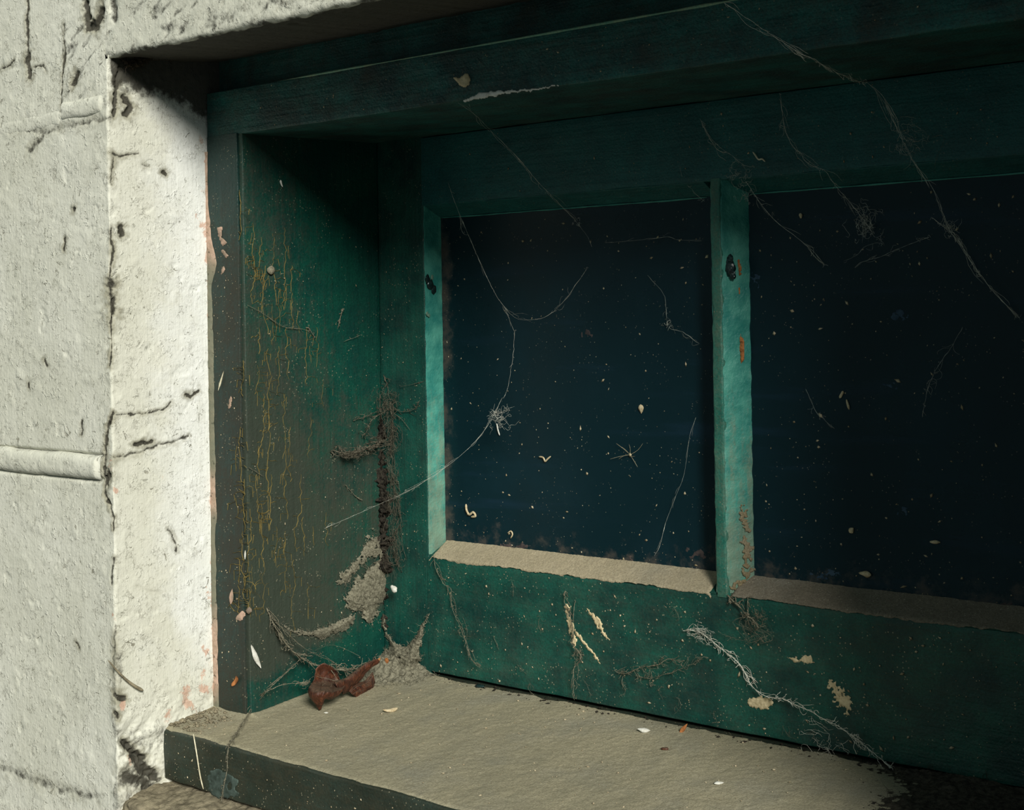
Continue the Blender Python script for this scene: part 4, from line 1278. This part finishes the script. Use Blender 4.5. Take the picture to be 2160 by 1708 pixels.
def wcorner(b):
    c = [(812, 790), (822, 850), (828, 900), (822, 960), (830, 1020), (838, 1060), (845, 1100), (830, 1140), (838, 1190)]
    strand(b, [onX(p[0], p[1], XJ + .006) if p[0] < 815 else onY(p[0], p[1], -.004) for p in c], 0.0005, 130, .009, .002)
    strand(b, [onY(822, 850, -.004), onX(795, 868, XJ + .006), onX(765, 880, XJ + .004), onX(745, 888, XJ + .002)], 0.0005, 26, .004)
    strand(b, [onY(820, 862, -.006), onX(785, 885, XJ + .012), onX(775, 905, XJ + .010), onX(770, 918, XJ + .006)], 0.0007, 30, .004)
    strand(b, [onY(825, 860, -.003), onY(850, 868, -.002), onY(870, 865, -.002), onY(885, 850, -.002)], 0.0005, 20, .004)
    strand(b, [onY(828, 870, -.003), onY(848, 885, -.002), onY(865, 908, -.002)], 0.0003, 10, .004)
    strand(b, [onY(845, 815, -.003), onY(870, 810, -.002), onY(895, 804, .0)], 0.0003, 6, .003)
    tangle(b, onY(820, 850, -.006), 0.014, 40, TR, (1, .8, 1.2))
    for k in range(9):
        tangle(b, onY(822 + random.uniform(-6, 26), 900 + k * 36, -.006), 0.011, 22, TR * .6, (.9, .6, 1.6))
web('black dusty web filling the corner between jamb and sash', wcorner, M_WEBK)


def wledge(b):
    strand(b, jl([(700, 950, .002), (722, 955, .006), (745, 955, .010), (775, 945, .010), (800, 935, .008), (812, 925, .004)]), 0.0012, 50, .005, .0012)
    strand(b, jl([(712, 938, .004), (725, 956, .007), (740, 960, .009), (760, 952, .009)]), 0.0009, 30, .004)
    tangle(b, onX(745, 956, XJ + .010), 0.012, 46, TR * 1.1, (1, 1.4, .5)); tangle(b, onX(795, 935, XJ + .008), 0.012, 40, TR * 1.1, (1, 1.4, .6))
web('drooping dark shelf of dusty web on the jamb beside the corner', wledge, M_WEBK)
web('shred of dusty web hanging alone high on the jamb', lambda b: (strand(b, jl([(724, 650), (720, 660), (717, 672), (715, 686)]), 0.0007, 14, .002)), M_WEBD)
for lab, pts, r, fz in (('thin thread crossing the upper cracks of the jamb', [(521, 643), (545, 655), (575, 675), (600, 690), (640, 694), (655, 702)], .0003, 16),
                        ('curled thread end among the upper cracks of the jamb', [(645, 690), (652, 692), (658, 702), (664, 712)], .0006, 10),
                        ('short thread on the clean green upper part of the jamb', [(725, 720), (745, 713), (762, 706)], .0003, 3),
                        ('short stiff thread beside the frame edge at mid height', [(525, 985), (545, 998), (556, 1004)], .0004, 3),
                        ('fuzzy short thread low on the jamb left of the dirty corner', [(728, 1022), (740, 1035), (752, 1048), (765, 1055)], .0005, 12)):
    web(lab, lambda b: strand(b, jl(pts), r, fz, .0025), M_WEBD)


# dusty sheets of web
def sheet(name, label, outline, place, mat, step=2.0, seed=0, thr=0.45, bulge=0.006, amp=0.0012, rag=6, fuzz=30):
    poly = np.array(outline, float); mn, mx = poly.min(0) - 5, poly.max(0) + 5
    U, W = np.meshgrid(np.arange(mn[0], mx[0], step), np.arange(mn[1], mx[1], step), indexing='ij')
    q = np.stack([U, W, 0 * U + seed * 3.1], -1)
    X = U + rag * fbm(q, 0.10, 4, seed + 1, .7); Y = W + rag * fbm(q, 0.10, 4, seed + 2, .7)
    ins = np.zeros(U.shape, bool); dist = np.full(U.shape, 1e9); n = len(poly)
    for i in range(n):
        (x1, y1), (x2, y2) = poly[i], poly[(i + 1) % n]
        ins ^= ((y1 > Y) != (y2 > Y)) & (X < (x2 - x1) * (Y - y1) / (y2 - y1 + 1e-9) + x1)
        ab = np.array([x2 - x1, y2 - y1]); t = np.clip(((X - x1) * ab[0] + (Y - y1) * ab[1]) / (ab @ ab + 1e-9), 0, 1)
        dist = np.minimum(dist, np.hypot(X - x1 - t * ab[0], Y - y1 - t * ab[1]))
    ins &= fbm(q, 0.055, 4, seed + 9, .6) < thr
    ins &= (0.5 + 0.9 * fbm(q, 0.5, 2, seed + 19)) < 0.35 + dist / 9
    h = 0.0008 + bulge * np.clip(dist / 22, 0, 1) + amp * fbm(q, 0.16, 3, seed + 5)
    nu, nv = U.shape; P = np.zeros((nu, nv, 3))
    for i, j in zip(*np.nonzero(ins)): P[i, j] = place(U[i, j], W[i, j], max(h[i, j], 0.0003))
    keep = ins[:-1, :-1] & ins[1:, :-1] & ins[1:, 1:] & ins[:-1, 1:]
    V, F, _ = compact(P.reshape(-1, 3), grid_faces(nu, nv, keep))
    b = Buf(); b.V.append(V); b.F += F.tolist(); b.n = len(V)
    for k in range(fuzz):
        i = RNG.integers(0, len(V)); d = RNG.normal(0, 1, 3); L = RNG.integers(4, 10); p = V[i]; Q = [p]
        for m in range(L):
            d = d + RNG.normal(0, .6, 3); d /= np.linalg.norm(d); p = p + d * 0.0013; Q.append(p)
        b.tube(np.array(Q), 0.00014, 3)
    o = b.obj(name, mat)
    return tag(o, label, 'cobweb', 'sheets of dusty web in the sill corner')


pj = lambda a, b, h: onX(a, b, XJ + h)
ps = lambda a, b, h: onY(a, b, -h)
sheet('cobweb_sheet', 'grey crescent of dusty web draped low on the jamb', [(566, 1290), (590, 1312), (620, 1326), (655, 1328), (690, 1318), (725, 1300), (752, 1290), (752, 1308), (735, 1330), (705, 1338), (680, 1352), (655, 1342), (632, 1340), (605, 1328), (585, 1312)], pj, M_SHEET, 1.15, 3, .6, .007, .0008, 4, 120)
sheet('cobweb_sheet', 'dense grey fan of dusty web against the jamb corner', [(722, 1262), (740, 1235), (760, 1205), (790, 1185), (818, 1180), (826, 1200), (824, 1235), (826, 1262), (812, 1272), (795, 1285), (800, 1300), (785, 1318), (768, 1322), (762, 1296), (745, 1290), (728, 1282)], pj, M_SHEET, 1.15, 13, .32, .006, .0016, 10, 220)
sheet('cobweb_sheet', 'ragged veil of dust higher up the jamb corner', [(770, 1120), (790, 1110), (810, 1130), (822, 1170), (815, 1200), (790, 1190), (760, 1200), (740, 1230), (712, 1235), (700, 1215), (735, 1195), (765, 1160)], pj, M_SHEET, 1.15, 33, .05, .003, .001, 10, 160)
sheet('cobweb_sheet', 'forked dusty web stretched across the foot of the sash corner', [(800, 1308), (812, 1300), (820, 1335), (838, 1355), (858, 1360), (874, 1345), (884, 1320), (898, 1300), (908, 1282), (908, 1296), (898, 1322), (893, 1350), (886, 1372), (892, 1388), (884, 1402), (884, 1420), (870, 1432), (840, 1428), (815, 1415), (800, 1395), (785, 1390), (765, 1395), (785, 1375), (812, 1372), (822, 1360), (808, 1335)], ps, M_SHEET, 1.15, 23, .40, .012, .0022, 7, 320)
sheet('cobweb_sheet', 'sooty web bunched under the left end of the lintel', [(250, 118), (270, 128), (300, 112), (330, 106), (372, 112), (380, 128), (350, 122), (320, 128), (300, 142), (275, 150), (262, 142)], lambda a, b, h: onX(a, b, XR + .003 + h), M_WEBB, 1.15, 43, .5, .006, .003, 6, 160)


# debris heaped in the corner of the sill
def heap():
    xs = np.arange(XJ, 0.012, 0.0008); ys = np.arange(-0.085, 0.0, 0.0008)
    X, Y = np.meshgrid(xs, ys, indexing='ij'); Q = np.stack([X, Y, 0 * X], -1)
    h = 0.020 * np.exp(-(((X + 0.030) / 0.026) ** 2 + ((Y + 0.006) / 0.024) ** 2)) + 0.008 * np.exp(-(((X + 0.045) / 0.016) ** 2 + ((Y + 0.035) / 0.022) ** 2))
    h = h * (0.75 + 0.55 * fbm(Q, 90, 4, 3, .65)) + 0.0018 * fbm(Q, 350, 2, 9) * (h > 0.002) - 0.0016
    me_keep = (h > -0.0012)
    keep = me_keep[:-1, :-1] & me_keep[1:, 1:] & me_keep[1:, :-1] & me_keep[:-1, 1:]
    P = np.stack([X, Y, sill_z(Y) + 0.0006 + h], -1)
    V, F, _ = compact(P.reshape(-1, 3), grid_faces(len(xs), len(ys), keep))
    b = Buf(); b.V.append(V); b.F += F.tolist(); b.n = len(V)
    for k in range(260):
        i = RNG.integers(0, len(V)); p = V[i]; d = RNG.normal(0, 1, 3); d[2] = abs(d[2]) * .4; Q2 = [p]
        for m in range(RNG.integers(4, 9)):
            d = d + RNG.normal(0, .7, 3); d /= np.linalg.norm(d); p = p + d * .0012; p[2] = max(p[2], sill_z(p[1]) + .0008); Q2.append(p.copy())
        b.tube(np.array(Q2), .00018, 3)
    tag(b.obj('debris_heap', M_SHEET), 'crumbly heap of web and dirt in the corner of the sill', 'debris', kind='stuff')
heap()


# matted dirt and web on the sill, with the right-hand shadow painted in
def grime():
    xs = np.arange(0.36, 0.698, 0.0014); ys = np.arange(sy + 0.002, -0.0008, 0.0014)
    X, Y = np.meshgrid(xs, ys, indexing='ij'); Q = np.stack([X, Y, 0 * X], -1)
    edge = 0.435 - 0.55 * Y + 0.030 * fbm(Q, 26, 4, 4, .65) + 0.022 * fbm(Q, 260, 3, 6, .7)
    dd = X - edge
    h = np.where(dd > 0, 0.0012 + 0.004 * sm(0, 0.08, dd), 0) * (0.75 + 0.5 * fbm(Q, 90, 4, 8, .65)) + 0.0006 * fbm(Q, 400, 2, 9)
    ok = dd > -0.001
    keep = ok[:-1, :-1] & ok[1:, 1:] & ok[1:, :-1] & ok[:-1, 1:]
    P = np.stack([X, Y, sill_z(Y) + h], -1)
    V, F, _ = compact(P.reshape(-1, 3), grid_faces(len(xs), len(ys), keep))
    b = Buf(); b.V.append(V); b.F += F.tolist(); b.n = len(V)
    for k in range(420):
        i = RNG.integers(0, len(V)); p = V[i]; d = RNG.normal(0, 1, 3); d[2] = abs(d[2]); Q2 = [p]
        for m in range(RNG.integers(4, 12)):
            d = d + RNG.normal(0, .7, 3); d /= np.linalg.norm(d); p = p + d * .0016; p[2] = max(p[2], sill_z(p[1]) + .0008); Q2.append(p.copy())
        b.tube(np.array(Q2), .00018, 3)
    tag(b.obj('shadow_grime', M_GRIME_SHADE), 'matted dirt and web on the right of the sill, with the shadow painted in', 'dirt', kind='stuff')
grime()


# strip of black dirt packed in the jamb / sash corner
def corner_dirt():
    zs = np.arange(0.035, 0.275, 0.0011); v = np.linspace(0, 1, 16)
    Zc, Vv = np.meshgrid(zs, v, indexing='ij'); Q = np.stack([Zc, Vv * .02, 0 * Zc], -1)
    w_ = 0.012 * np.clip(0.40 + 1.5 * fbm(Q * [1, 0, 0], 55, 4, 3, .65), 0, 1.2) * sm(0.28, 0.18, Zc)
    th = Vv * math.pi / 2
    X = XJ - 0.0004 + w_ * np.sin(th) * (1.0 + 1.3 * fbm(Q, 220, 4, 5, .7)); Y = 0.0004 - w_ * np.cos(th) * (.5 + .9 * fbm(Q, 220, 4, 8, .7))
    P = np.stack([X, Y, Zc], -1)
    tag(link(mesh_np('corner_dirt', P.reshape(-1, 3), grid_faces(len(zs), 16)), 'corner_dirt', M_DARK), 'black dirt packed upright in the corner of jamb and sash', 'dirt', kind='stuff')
corner_dirt()


# ------------------------------------------------------------------ dead leaf
def leaf():
    base = onSill(680, 1496, 0.0009)
    d0 = (base - CAM) @ FW
    dk = ((onSill(790, 1446) - CAM) @ FW - d0) / 110.0      # the right end lies further back on the sill
    def L(px, py, dep):
        return CAM + ray(px, py) * (d0 - dep + max(0, px - 690) * dk)
    root = tag(empty('dead_leaf', base), 'curled reddish brown dead leaf lying in the corner of the sill', 'leaf')

    def loft(name, rows, mat, sub=5, thick=0.0006):
        R_ = [resample([L(*p) for p in row], 0.0012) for row in rows]
        n = 34
        R2 = np.array([[r[int(round(t))] for t in np.linspace(0, len(r) - 1, n)] for r in R_])
        cols = np.array([resample(R2[:, j], 0.0016) if False else _cr(R2[:, j], sub) for j in range(n)])
        P = np.transpose(cols, (1, 0, 2))
        Q = P.reshape(-1, 3)
        Q = Q + 0.0016 * np.stack([fbm(Q, 130, 4, s, .65) for s in (3, 5, 7)], -1)
        me = mesh_np(name, Q, grid_faces(P.shape[0], P.shape[1]))
        o = link(me, name, mat, root)
        md = o.modifiers.new('thickness', 'SOLIDIFY'); md.thickness = thick; md.offset = 0
        o.matrix_parent_inverse = Matrix.Translation(-Vector(base))
        return o

    def _cr(P, sub):
        out = []
        for i in range(len(P) - 1):
            p0, p1, p2, p3 = P[max(i - 1, 0)], P[i], P[i + 1], P[min(i + 2, len(P) - 1)]
            for t in np.linspace(0, 1, sub, endpoint=False):
                out.append(0.5 * ((2 * p1) + (-p0 + p2) * t + (2 * p0 - 5 * p1 + 4 * p2 - p3) * t ** 2 + (-p0 + 3 * p1 - 3 * p2 + p3) * t ** 3))
        out.append(P[-1]); return np.array(out)

    # main blade: sections from the upright lobe on the left to the rolled tip on the right
    # each section runs from the back edge over the top, round the front and under
    rows = [
        [(661, 1434, -.004), (659, 1438, -.003), (657, 1441, 0), (653, 1447, .004), (650, 1456, .006), (651, 1464, .006), (654, 1471, .004)],
        [(668, 1411, -.010), (666, 1424, -.010), (665, 1440, -.006), (664, 1449, .006), (661, 1461, .012), (662, 1473, .012), (667, 1488, .006)],
        [(680, 1399, -.014), (679, 1420, -.016), (678, 1441, -.012), (677, 1449, .006), (674, 1463, .015), (673, 1480, .010), (675, 1499, .003)],
        [(692, 1403, -.014), (691, 1422, -.018), (690, 1441, -.014), (690, 1450, .006), (688, 1461, .016), (686, 1468, .015), (684, 1475, .010)],
        [(705, 1411, -.012), (704, 1426, -.016), (703, 1441, -.012), (703, 1451, .006), (701, 1462, .017), (699, 1469, .015), (697, 1475, .010)],
        [(713, 1424, -.010), (713, 1432, -.012), (713, 1441, -.008), (714, 1448, .005), (713, 1457, .014), (711, 1464, .014), (708, 1470, .011)],
        [(719, 1436, -.006), (720, 1439, -.006), (721, 1442, -.004), (723, 1445, .004), (723, 1451, .010), (721, 1456, .012), (719, 1460, .011)],
        [(726, 1440, .0), (726, 1441, .001), (727, 1442, .002), (729, 1442, .004), (730, 1444, .006), (728, 1447, .008), (726, 1450, .009)],
    ]
    roll = []
    for t in np.linspace(0, 1, 9):
        cx, cy = 714 + 84 * t, 1451 - 57 * t + 4 * math.sin(t * 6)
        r = (17.5 - 13 * t) * (1 + 0.08 * math.sin(t * 17))
        sec = []
        for ph in np.linspace(-0.6, 2.3 * math.pi, 16):
            q = r * (1 - 0.22 * (ph + .6) / (2.3 * math.pi + .6))
            u = math.cos(ph + 1.2 + t) * q      # across the roll, in the picture
            v = math.sin(ph + 1.2 + t) * q      # towards the viewer
            sec.append((cx + u * 0.56, cy + u * 0.83, v * 0.00043))
        roll.append(sec)
    loft('blade', rows, M_LEAF)
    loft('rolled_edge', roll, M_LEAF)
    rows2 = [[(734, 1454, .000), (742, 1464, .006), (750, 1471, .004)], [(750, 1440, -.002), (763, 1454, .004), (769, 1462, .003)], [(768, 1436, -.004), (782, 1444, .002), (786, 1452, .0)], [(786, 1418, -.006), (789, 1426, -.002), (790, 1438, -.004)]]
    loft('folded_flap', rows2, M_LEAF)
    b = Buf(); P = resample([L(788, 1402, -.001), L(794, 1397, 0), L(799, 1391, .001), L(802, 1388, .001)], .001)
    b.tube(P, .0011, 6); o = b.obj('stem', M_RUST, root); o.matrix_parent_inverse = Matrix.Translation(-Vector(base)); o['label'] = 'orange broken stem'
    # veins
    for row in (2, 4, 5):
        b = Buf(); P = np.array([L(p[0], p[1], p[2] + .0008) for p in rows[row][2:6]]); b.tube(resample(P, .001), .00035, 5)
        o = b.obj('vein', M_LEAF, root); o.matrix_parent_inverse = Matrix.Translation(-Vector(base))
leaf()


# ------------------------------------------------------------------ small debris
def chip(name, label, cat, c, size, mat, rot=(0, 0, 0), seed=0, bend=0.0, group=None):
    """a small husk or flake: lens-shaped, curled body"""
    n, m = 10, 8; V = []
    for i in range(n):
        t = i / (n - 1); u = 2 * t - 1; wd = max(0.06, (1 - abs(u) ** 2.2) ** 0.6) * (1 + 0.25 * math.sin(seed + 5 * t))
        for j in range(m):
            a = 2 * math.pi * j / m
            V.append((u * size[0] / 2, math.cos(a) * wd * size[1] / 2, math.sin(a) * wd * size[2] / 2 + bend * size[0] * (u * u)))
    F = []
    for i in range(n - 1):
        for j in range(m): F.append((i * m + j, (i + 1) * m + j, (i + 1) * m + (j + 1) % m, i * m + (j + 1) % m))
    F.append(tuple(range(m))[::-1]); F.append(tuple((n - 1) * m + j for j in range(m)))
    V = np.array(V); V = V * (1 + 0.12 * vnoise(V, 900, seed)[:, None])
    me = bpy.data.meshes.new(name); me.from_pydata([tuple(v) for v in V], [], F); me.update()
    for p in me.polygons: p.use_smooth = True
    o = link(me, name, mat); o.location = Vector(c); o.rotation_euler = rot
    return tag(o, label, cat, group)


R_ = math.radians
chip('seed_husk', 'pale boat shaped seed husk on the dust in front of the leaf', 'husk', onSill(823, 1498, .002), (.013, .005, .003), M_SEED, (0.3, 0, R_(60)), 3, .12)
chip('white_flake', 'white crumbled flake beside the orange stub on the sill', 'flake', onSill(1358, 1540, .002), (.010, .005, .003), M_WHITE, (0, .1, R_(30)), 5, .05)
chip('orange_stub', 'tiny orange and white stub against the bottom rail', 'debris', onSill(1441, 1537, .003), (.010, .0028, .0028), M_RUST, (0, R_(-50), R_(40)), 6)
chip('white_flake', 'lone white flake near the lower edge of the sill', 'flake', onSill(1517, 1651, .0015), (.007, .004, .002), M_WHITE, (0, 0, R_(50)), 7)
chip('dead_fly', 'small black dead insect at the back of the sill', 'insect', onSill(1013, 1447, .002), (.009, .0045, .004), M_BLACK, (0, 0, R_(20)), 8)
chip('brown_flake', 'small brown crumb on the right of the sill', 'crumb', onSill(1402, 1579, .0015), (.006, .004, .003), M_LEAF, (0, 0, R_(20)), 9)
chip('white_flake', 'tiny white flake in front of the leaf tip', 'flake', onSill(688, 1503, .0012), (.004, .0018, .0012), M_WHITE, (0, 0, R_(30)), 12)
chip('pale_husk', 'small pale husk stuck on the dirt by the jamb corner', 'husk', onY(830, 1241, -.013), (.009, .006, .003), M_WHITE, (R_(80), R_(35), 0), 10)
chip('white_sliver', 'curved white sliver stuck low on the green jamb', 'sliver', onX(538, 1382, XJ + .0012), (.024, .0042, .002), M_WHITE, (R_(90), R_(65), R_(90)), 11, .04)
chip('peach_flake', 'upright peach paint flake on the frame face', 'flake', onY(488, 1259, YF - .0034), (.0135, .0045, .0015), M_PINK, (R_(90), R_(-80), 0), 12)
chip('straw_sliver', 'thin pale straw sliver leaning on the frame edge', 'straw', onY(466, 803, YF - .0042), (.018, .0018, .0012), M_STRAW, (R_(90), R_(-65), 0), 13)
chip('white_crumb', 'white crumb near the top of the jamb', 'crumb', onX(593, 387, XJ + .001), (.007, .0022, .002), M_WHITE, (R_(90), R_(70), R_(90)), 14, .1)
chip('orange_flake', 'orange rusty flake at the foot of the frame', 'flake', onY(497, 1436, YF - .004), (.012, .005, .002), M_RUST, (R_(90), R_(-50), 0), 15, .12)
chip('orange_flake', 'small orange flake stuck in the corner web', 'flake', onY(815, 1395, -.022), (.007, .005, .002), M_RUST, (R_(90), R_(-70), 0), 16)
chip('grey_lump', 'grey dust lump stuck among the jamb cracks', 'dust lump', onX(571, 570, XJ + .0015), (.009, .007, .003), M_WEBD, (R_(90), 0, R_(90)), 17)
chip('straw_sliver', 'short pale sliver stuck on the jamb edge low down', 'straw', onY(517, 1170, YF - .0036), (.009, .0016, .001), M_WHITE, (R_(90), R_(-85), 0), 18)
chip('seed_husk', 'largest pale oval husk on the left pane', 'husk', onY(1352, 862, YG - .0008), (.0075, .0046, .002), M_SEED, (R_(90), R_(85), 0), 19)
chip('seed_husk', 'bright husk near the top left of the right pane', 'husk', onY(1689, 455, YG - .0008), (.0040, .0028, .0016), M_SEED, (R_(90), R_(85), 0), 20)
chip('seed_husk', 'pale husk leaning at the middle of the right pane', 'husk', onY(1775, 832, YG - .0008), (.0060, .0028, .0016), M_SEED, (R_(90), R_(-60), 0), 21)
chip('seed_husk', 'slanting pale husk below the middle of the right pane', 'husk', onY(1788, 852, YG - .0008), (.0085, .0022, .0016), M_SEED, (R_(90), R_(75), 0), 22)
chip('seed_husk', 'flat pale husk low in the right pane above the ledge', 'husk', onY(1825, 1210, YG - .0010), (.010, .0040, .002), M_SEED, (R_(90), R_(5), 0), 23, .08)
chip('seed_husk', 'double pale husk lying across the right of the right pane', 'husk', onY(1972, 1143, YG - .0008), (.0085, .0022, .0016), M_SEED, (R_(90), R_(-2), 0), 24)
chip('seed_husk', 'round pale husk in the lower middle of the right pane', 'husk', onY(1796, 1118, YG - .0008), (.0050, .0040, .0018), M_SEED, (R_(90), R_(-50), 0), 25)


def hook(name, label, pts, r, mat, y=YG - .0012):
    b = Buf(); P = resample([onY(p[0], p[1], y) for p in pts], .001); b.tube(P, r, 6); return tag(b.obj(name, mat), label, 'husk')
hook('curled_husk', 'curled pale husk low on the left of the left pane', [(983, 1063), (984, 1075), (990, 1085), (998, 1080), (1003, 1088), (994, 1090)], .0011, M_SEED)
hook('curled_husk', 'hook shaped pale husk at the foot of the left pane', [(1071, 1124), (1078, 1120), (1081, 1127), (1077, 1135)], .0007, M_SEED)
hook('curled_husk', 'forked pale husk in the lower left of the left pane', [(1137, 963), (1146, 965), (1150, 973), (1155, 968), (1162, 962)], .0008, M_SEED)
hook('curled_husk', 'white curl on the left pane under the tangled threads', [(1048, 893), (1050, 905), (1054, 918)], .0007, M_WHITE)
hook('pale_twig', 'pale bent twig on the top rail right of the glazing bar', [(1588, 320), (1594, 328), (1600, 336), (1608, 335), (1614, 341)], .0007, M_STRAW, -.0018)
b = Buf()
c0 = onY(1329, 959, YG - .0015)
for px, py in ((1356, 935), (1327, 937), (1305, 968), (1287, 968), (1300, 935), (1340, 962), (1310, 942), (1345, 985)):
    e = onY(px, py, YG - .003); b.tube(resample([c0, (c0 + e) / 2 + RNG.normal(0, .0008, 3), e], .0015), .00013, 4)
b.pebble(c0, .0016, .001, .0016)
tag(b.obj('seed_tuft', M_SEED), 'star shaped feathery seed tuft stuck on the left pane', 'seed')
b = Buf(); b.tube(resample([onY(408, 1548, sy - .0012), onY(415, 1590, sy - .0020), onY(422, 1635, sy - .0020), onY(429, 1664, sy - .0012)], .002), .0006, 6)
tag(b.obj('pale_straw', M_STRAW), 'pale straw hanging down the front of the sill', 'straw')
b = Buf(); b.tube(resample([onX(228, 1392, XR + .003), onX(245, 1412, XR + .003), onX(265, 1432, XR + .003), onX(285, 1447, XR + .003), onX(302, 1456, XR + .004)], .002), np.linspace(.0006, .0015, len(resample([onX(228, 1392, XR + .003), onX(245, 1412, XR + .003), onX(265, 1432, XR + .003), onX(285, 1447, XR + .003), onX(302, 1456, XR + .004)], .002))), 6)
tag(b.obj('dry_stalk', M_RUBBLE), 'dry brown stalk stuck on the plaster beside the sill', 'stalk')


# ------------------------------------------------------------------ specks too small to pick apart
def specks(name, label, n, place, mat, s0, s1, seed, flat=0.4):
    r = np.random.default_rng(seed); b = Buf()
    for k in range(n):
        c, ax = place(r)
        if c is None: continue
        s = s0 * (s1 / s0) ** (r.random() ** 2.2)
        el = 1 + 1.4 * r.random() ** 2
        u = np.cross(ax, [0.31, 0.47, 0.83]); u /= np.linalg.norm(u); v = np.cross(ax, u); a = r.random() * 6.28
        u, v = u * math.cos(a) + v * math.sin(a), v * math.cos(a) - u * math.sin(a)
        b.pebble(c, s * el, s, s * flat, np.stack([u, v, ax], 1), int(r.integers(1e6)), .3)
    return tag(b.obj(name, mat, None, True), label, 'specks', kind='stuff')


AY, AX, AZ = np.array([0, -1.0, 0]), np.array([1.0, 0, 0]), np.array([0, 0, 1.0])


def in_pane(x0, x1):
    def f(r):
        x = r.uniform(x0, x1); z = 0.120 + 0.29 * r.random() ** 1.25
        return np.array([x, YG - 0.0003, z]), AY
    return f


specks('pane_specks', 'pale specks and insect droppings scattered on the left pane', 330, in_pane(0.01, 0.293), M_SPECK, .00026, .0013, 1)
specks('pane_specks', 'pale specks and insect droppings scattered on the right pane', 330, in_pane(0.335, 0.60), M_SPECK, .00026, .0014, 2)
specks('rail_specks', 'beige specks stuck on the bottom rail', 420, lambda r: (np.array([r.uniform(0.004, 0.58), -.0009, 0.003 + 0.10 * r.random()]), AY), M_SPECK, .00028, .0013, 3)
specks('top_rail_specks', 'small pale specks on the top rail', 40, lambda r: (np.array([r.uniform(0.05, 0.55), -.0007, r.uniform(.43, .487)]), AY), M_SPECK, .0003, .0010, 4)
specks('jamb_specks', 'fine pale specks over the jamb', 260, lambda r: (np.array([XJ + .0004, r.uniform(-.155, -.004), 0.01 + 0.40 * r.random() ** 1.3]), AX), M_SPECK, .00022, .0008, 5)
specks('stile_specks', 'fine pale specks on the left post of the sash', 70, lambda r: (np.array([r.uniform(XJ + .004, -.001), -.0005, r.uniform(.02, .42)]), AY), M_SPECK, .00025, .0008, 6)
specks('frame_specks', 'beige crumbs on the dirty frame face', 120, lambda r: (np.array([r.uniform(XR + .008, XJ - .006), YF - .0026, r.uniform(.0, .40)]), AY), M_SPECK, .00025, .0010, 7)
specks('head_specks', 'a few pale specks on the frame head', 60, lambda r: (np.array([r.uniform(-.05, .58), YF - .0014, r.uniform(.486, .521)]), AY), M_SPECK, .0003, .0009, 8)


def on_sill(r):
    x = r.uniform(XR + .004, .45); y = sy + .004 + (-sy - .006) * r.random() ** .8
    if x < XJ + .002 and y > YF: return None, None
    return np.array([x, y, sill_z(y) + .0012]), AZ


specks('sill_crumbs', 'tiny pale crumbs scattered in the sill dust', 420, on_sill, M_SPECK, .00025, .0011, 9, .6)
specks('sill_grit', 'dark grit along the back of the sill', 260, lambda r: (lambda x, y: (np.array([x, y, sill_z(y) + .0012]), AZ))(r.uniform(-.04, .5), -0.002 - 0.012 * r.random() ** 2), M_DARK, .0003, .0016, 10, .7)
specks('sill_front_specks', 'beige specks on the front of the sill board', 140, lambda r: (np.array([r.uniform(XR + .004, .3), sy - .0006, r.uniform(-.058, -.023)]), AY), M_SPECK, .00025, .0010, 11)

specks('plaster_crumbs', 'brown crumbs heaped where the plaster meets the sill', 260, lambda r: (lambda x, y: (np.array([x, y, sill_z(y) + .0028 * (1 - (x - XR) / .04) + .0006]), AZ))(XR + .002 + .036 * r.random() ** 2, r.uniform(-.212, -.166)), M_RUBBLE, .0005, .0024, 12, .8)
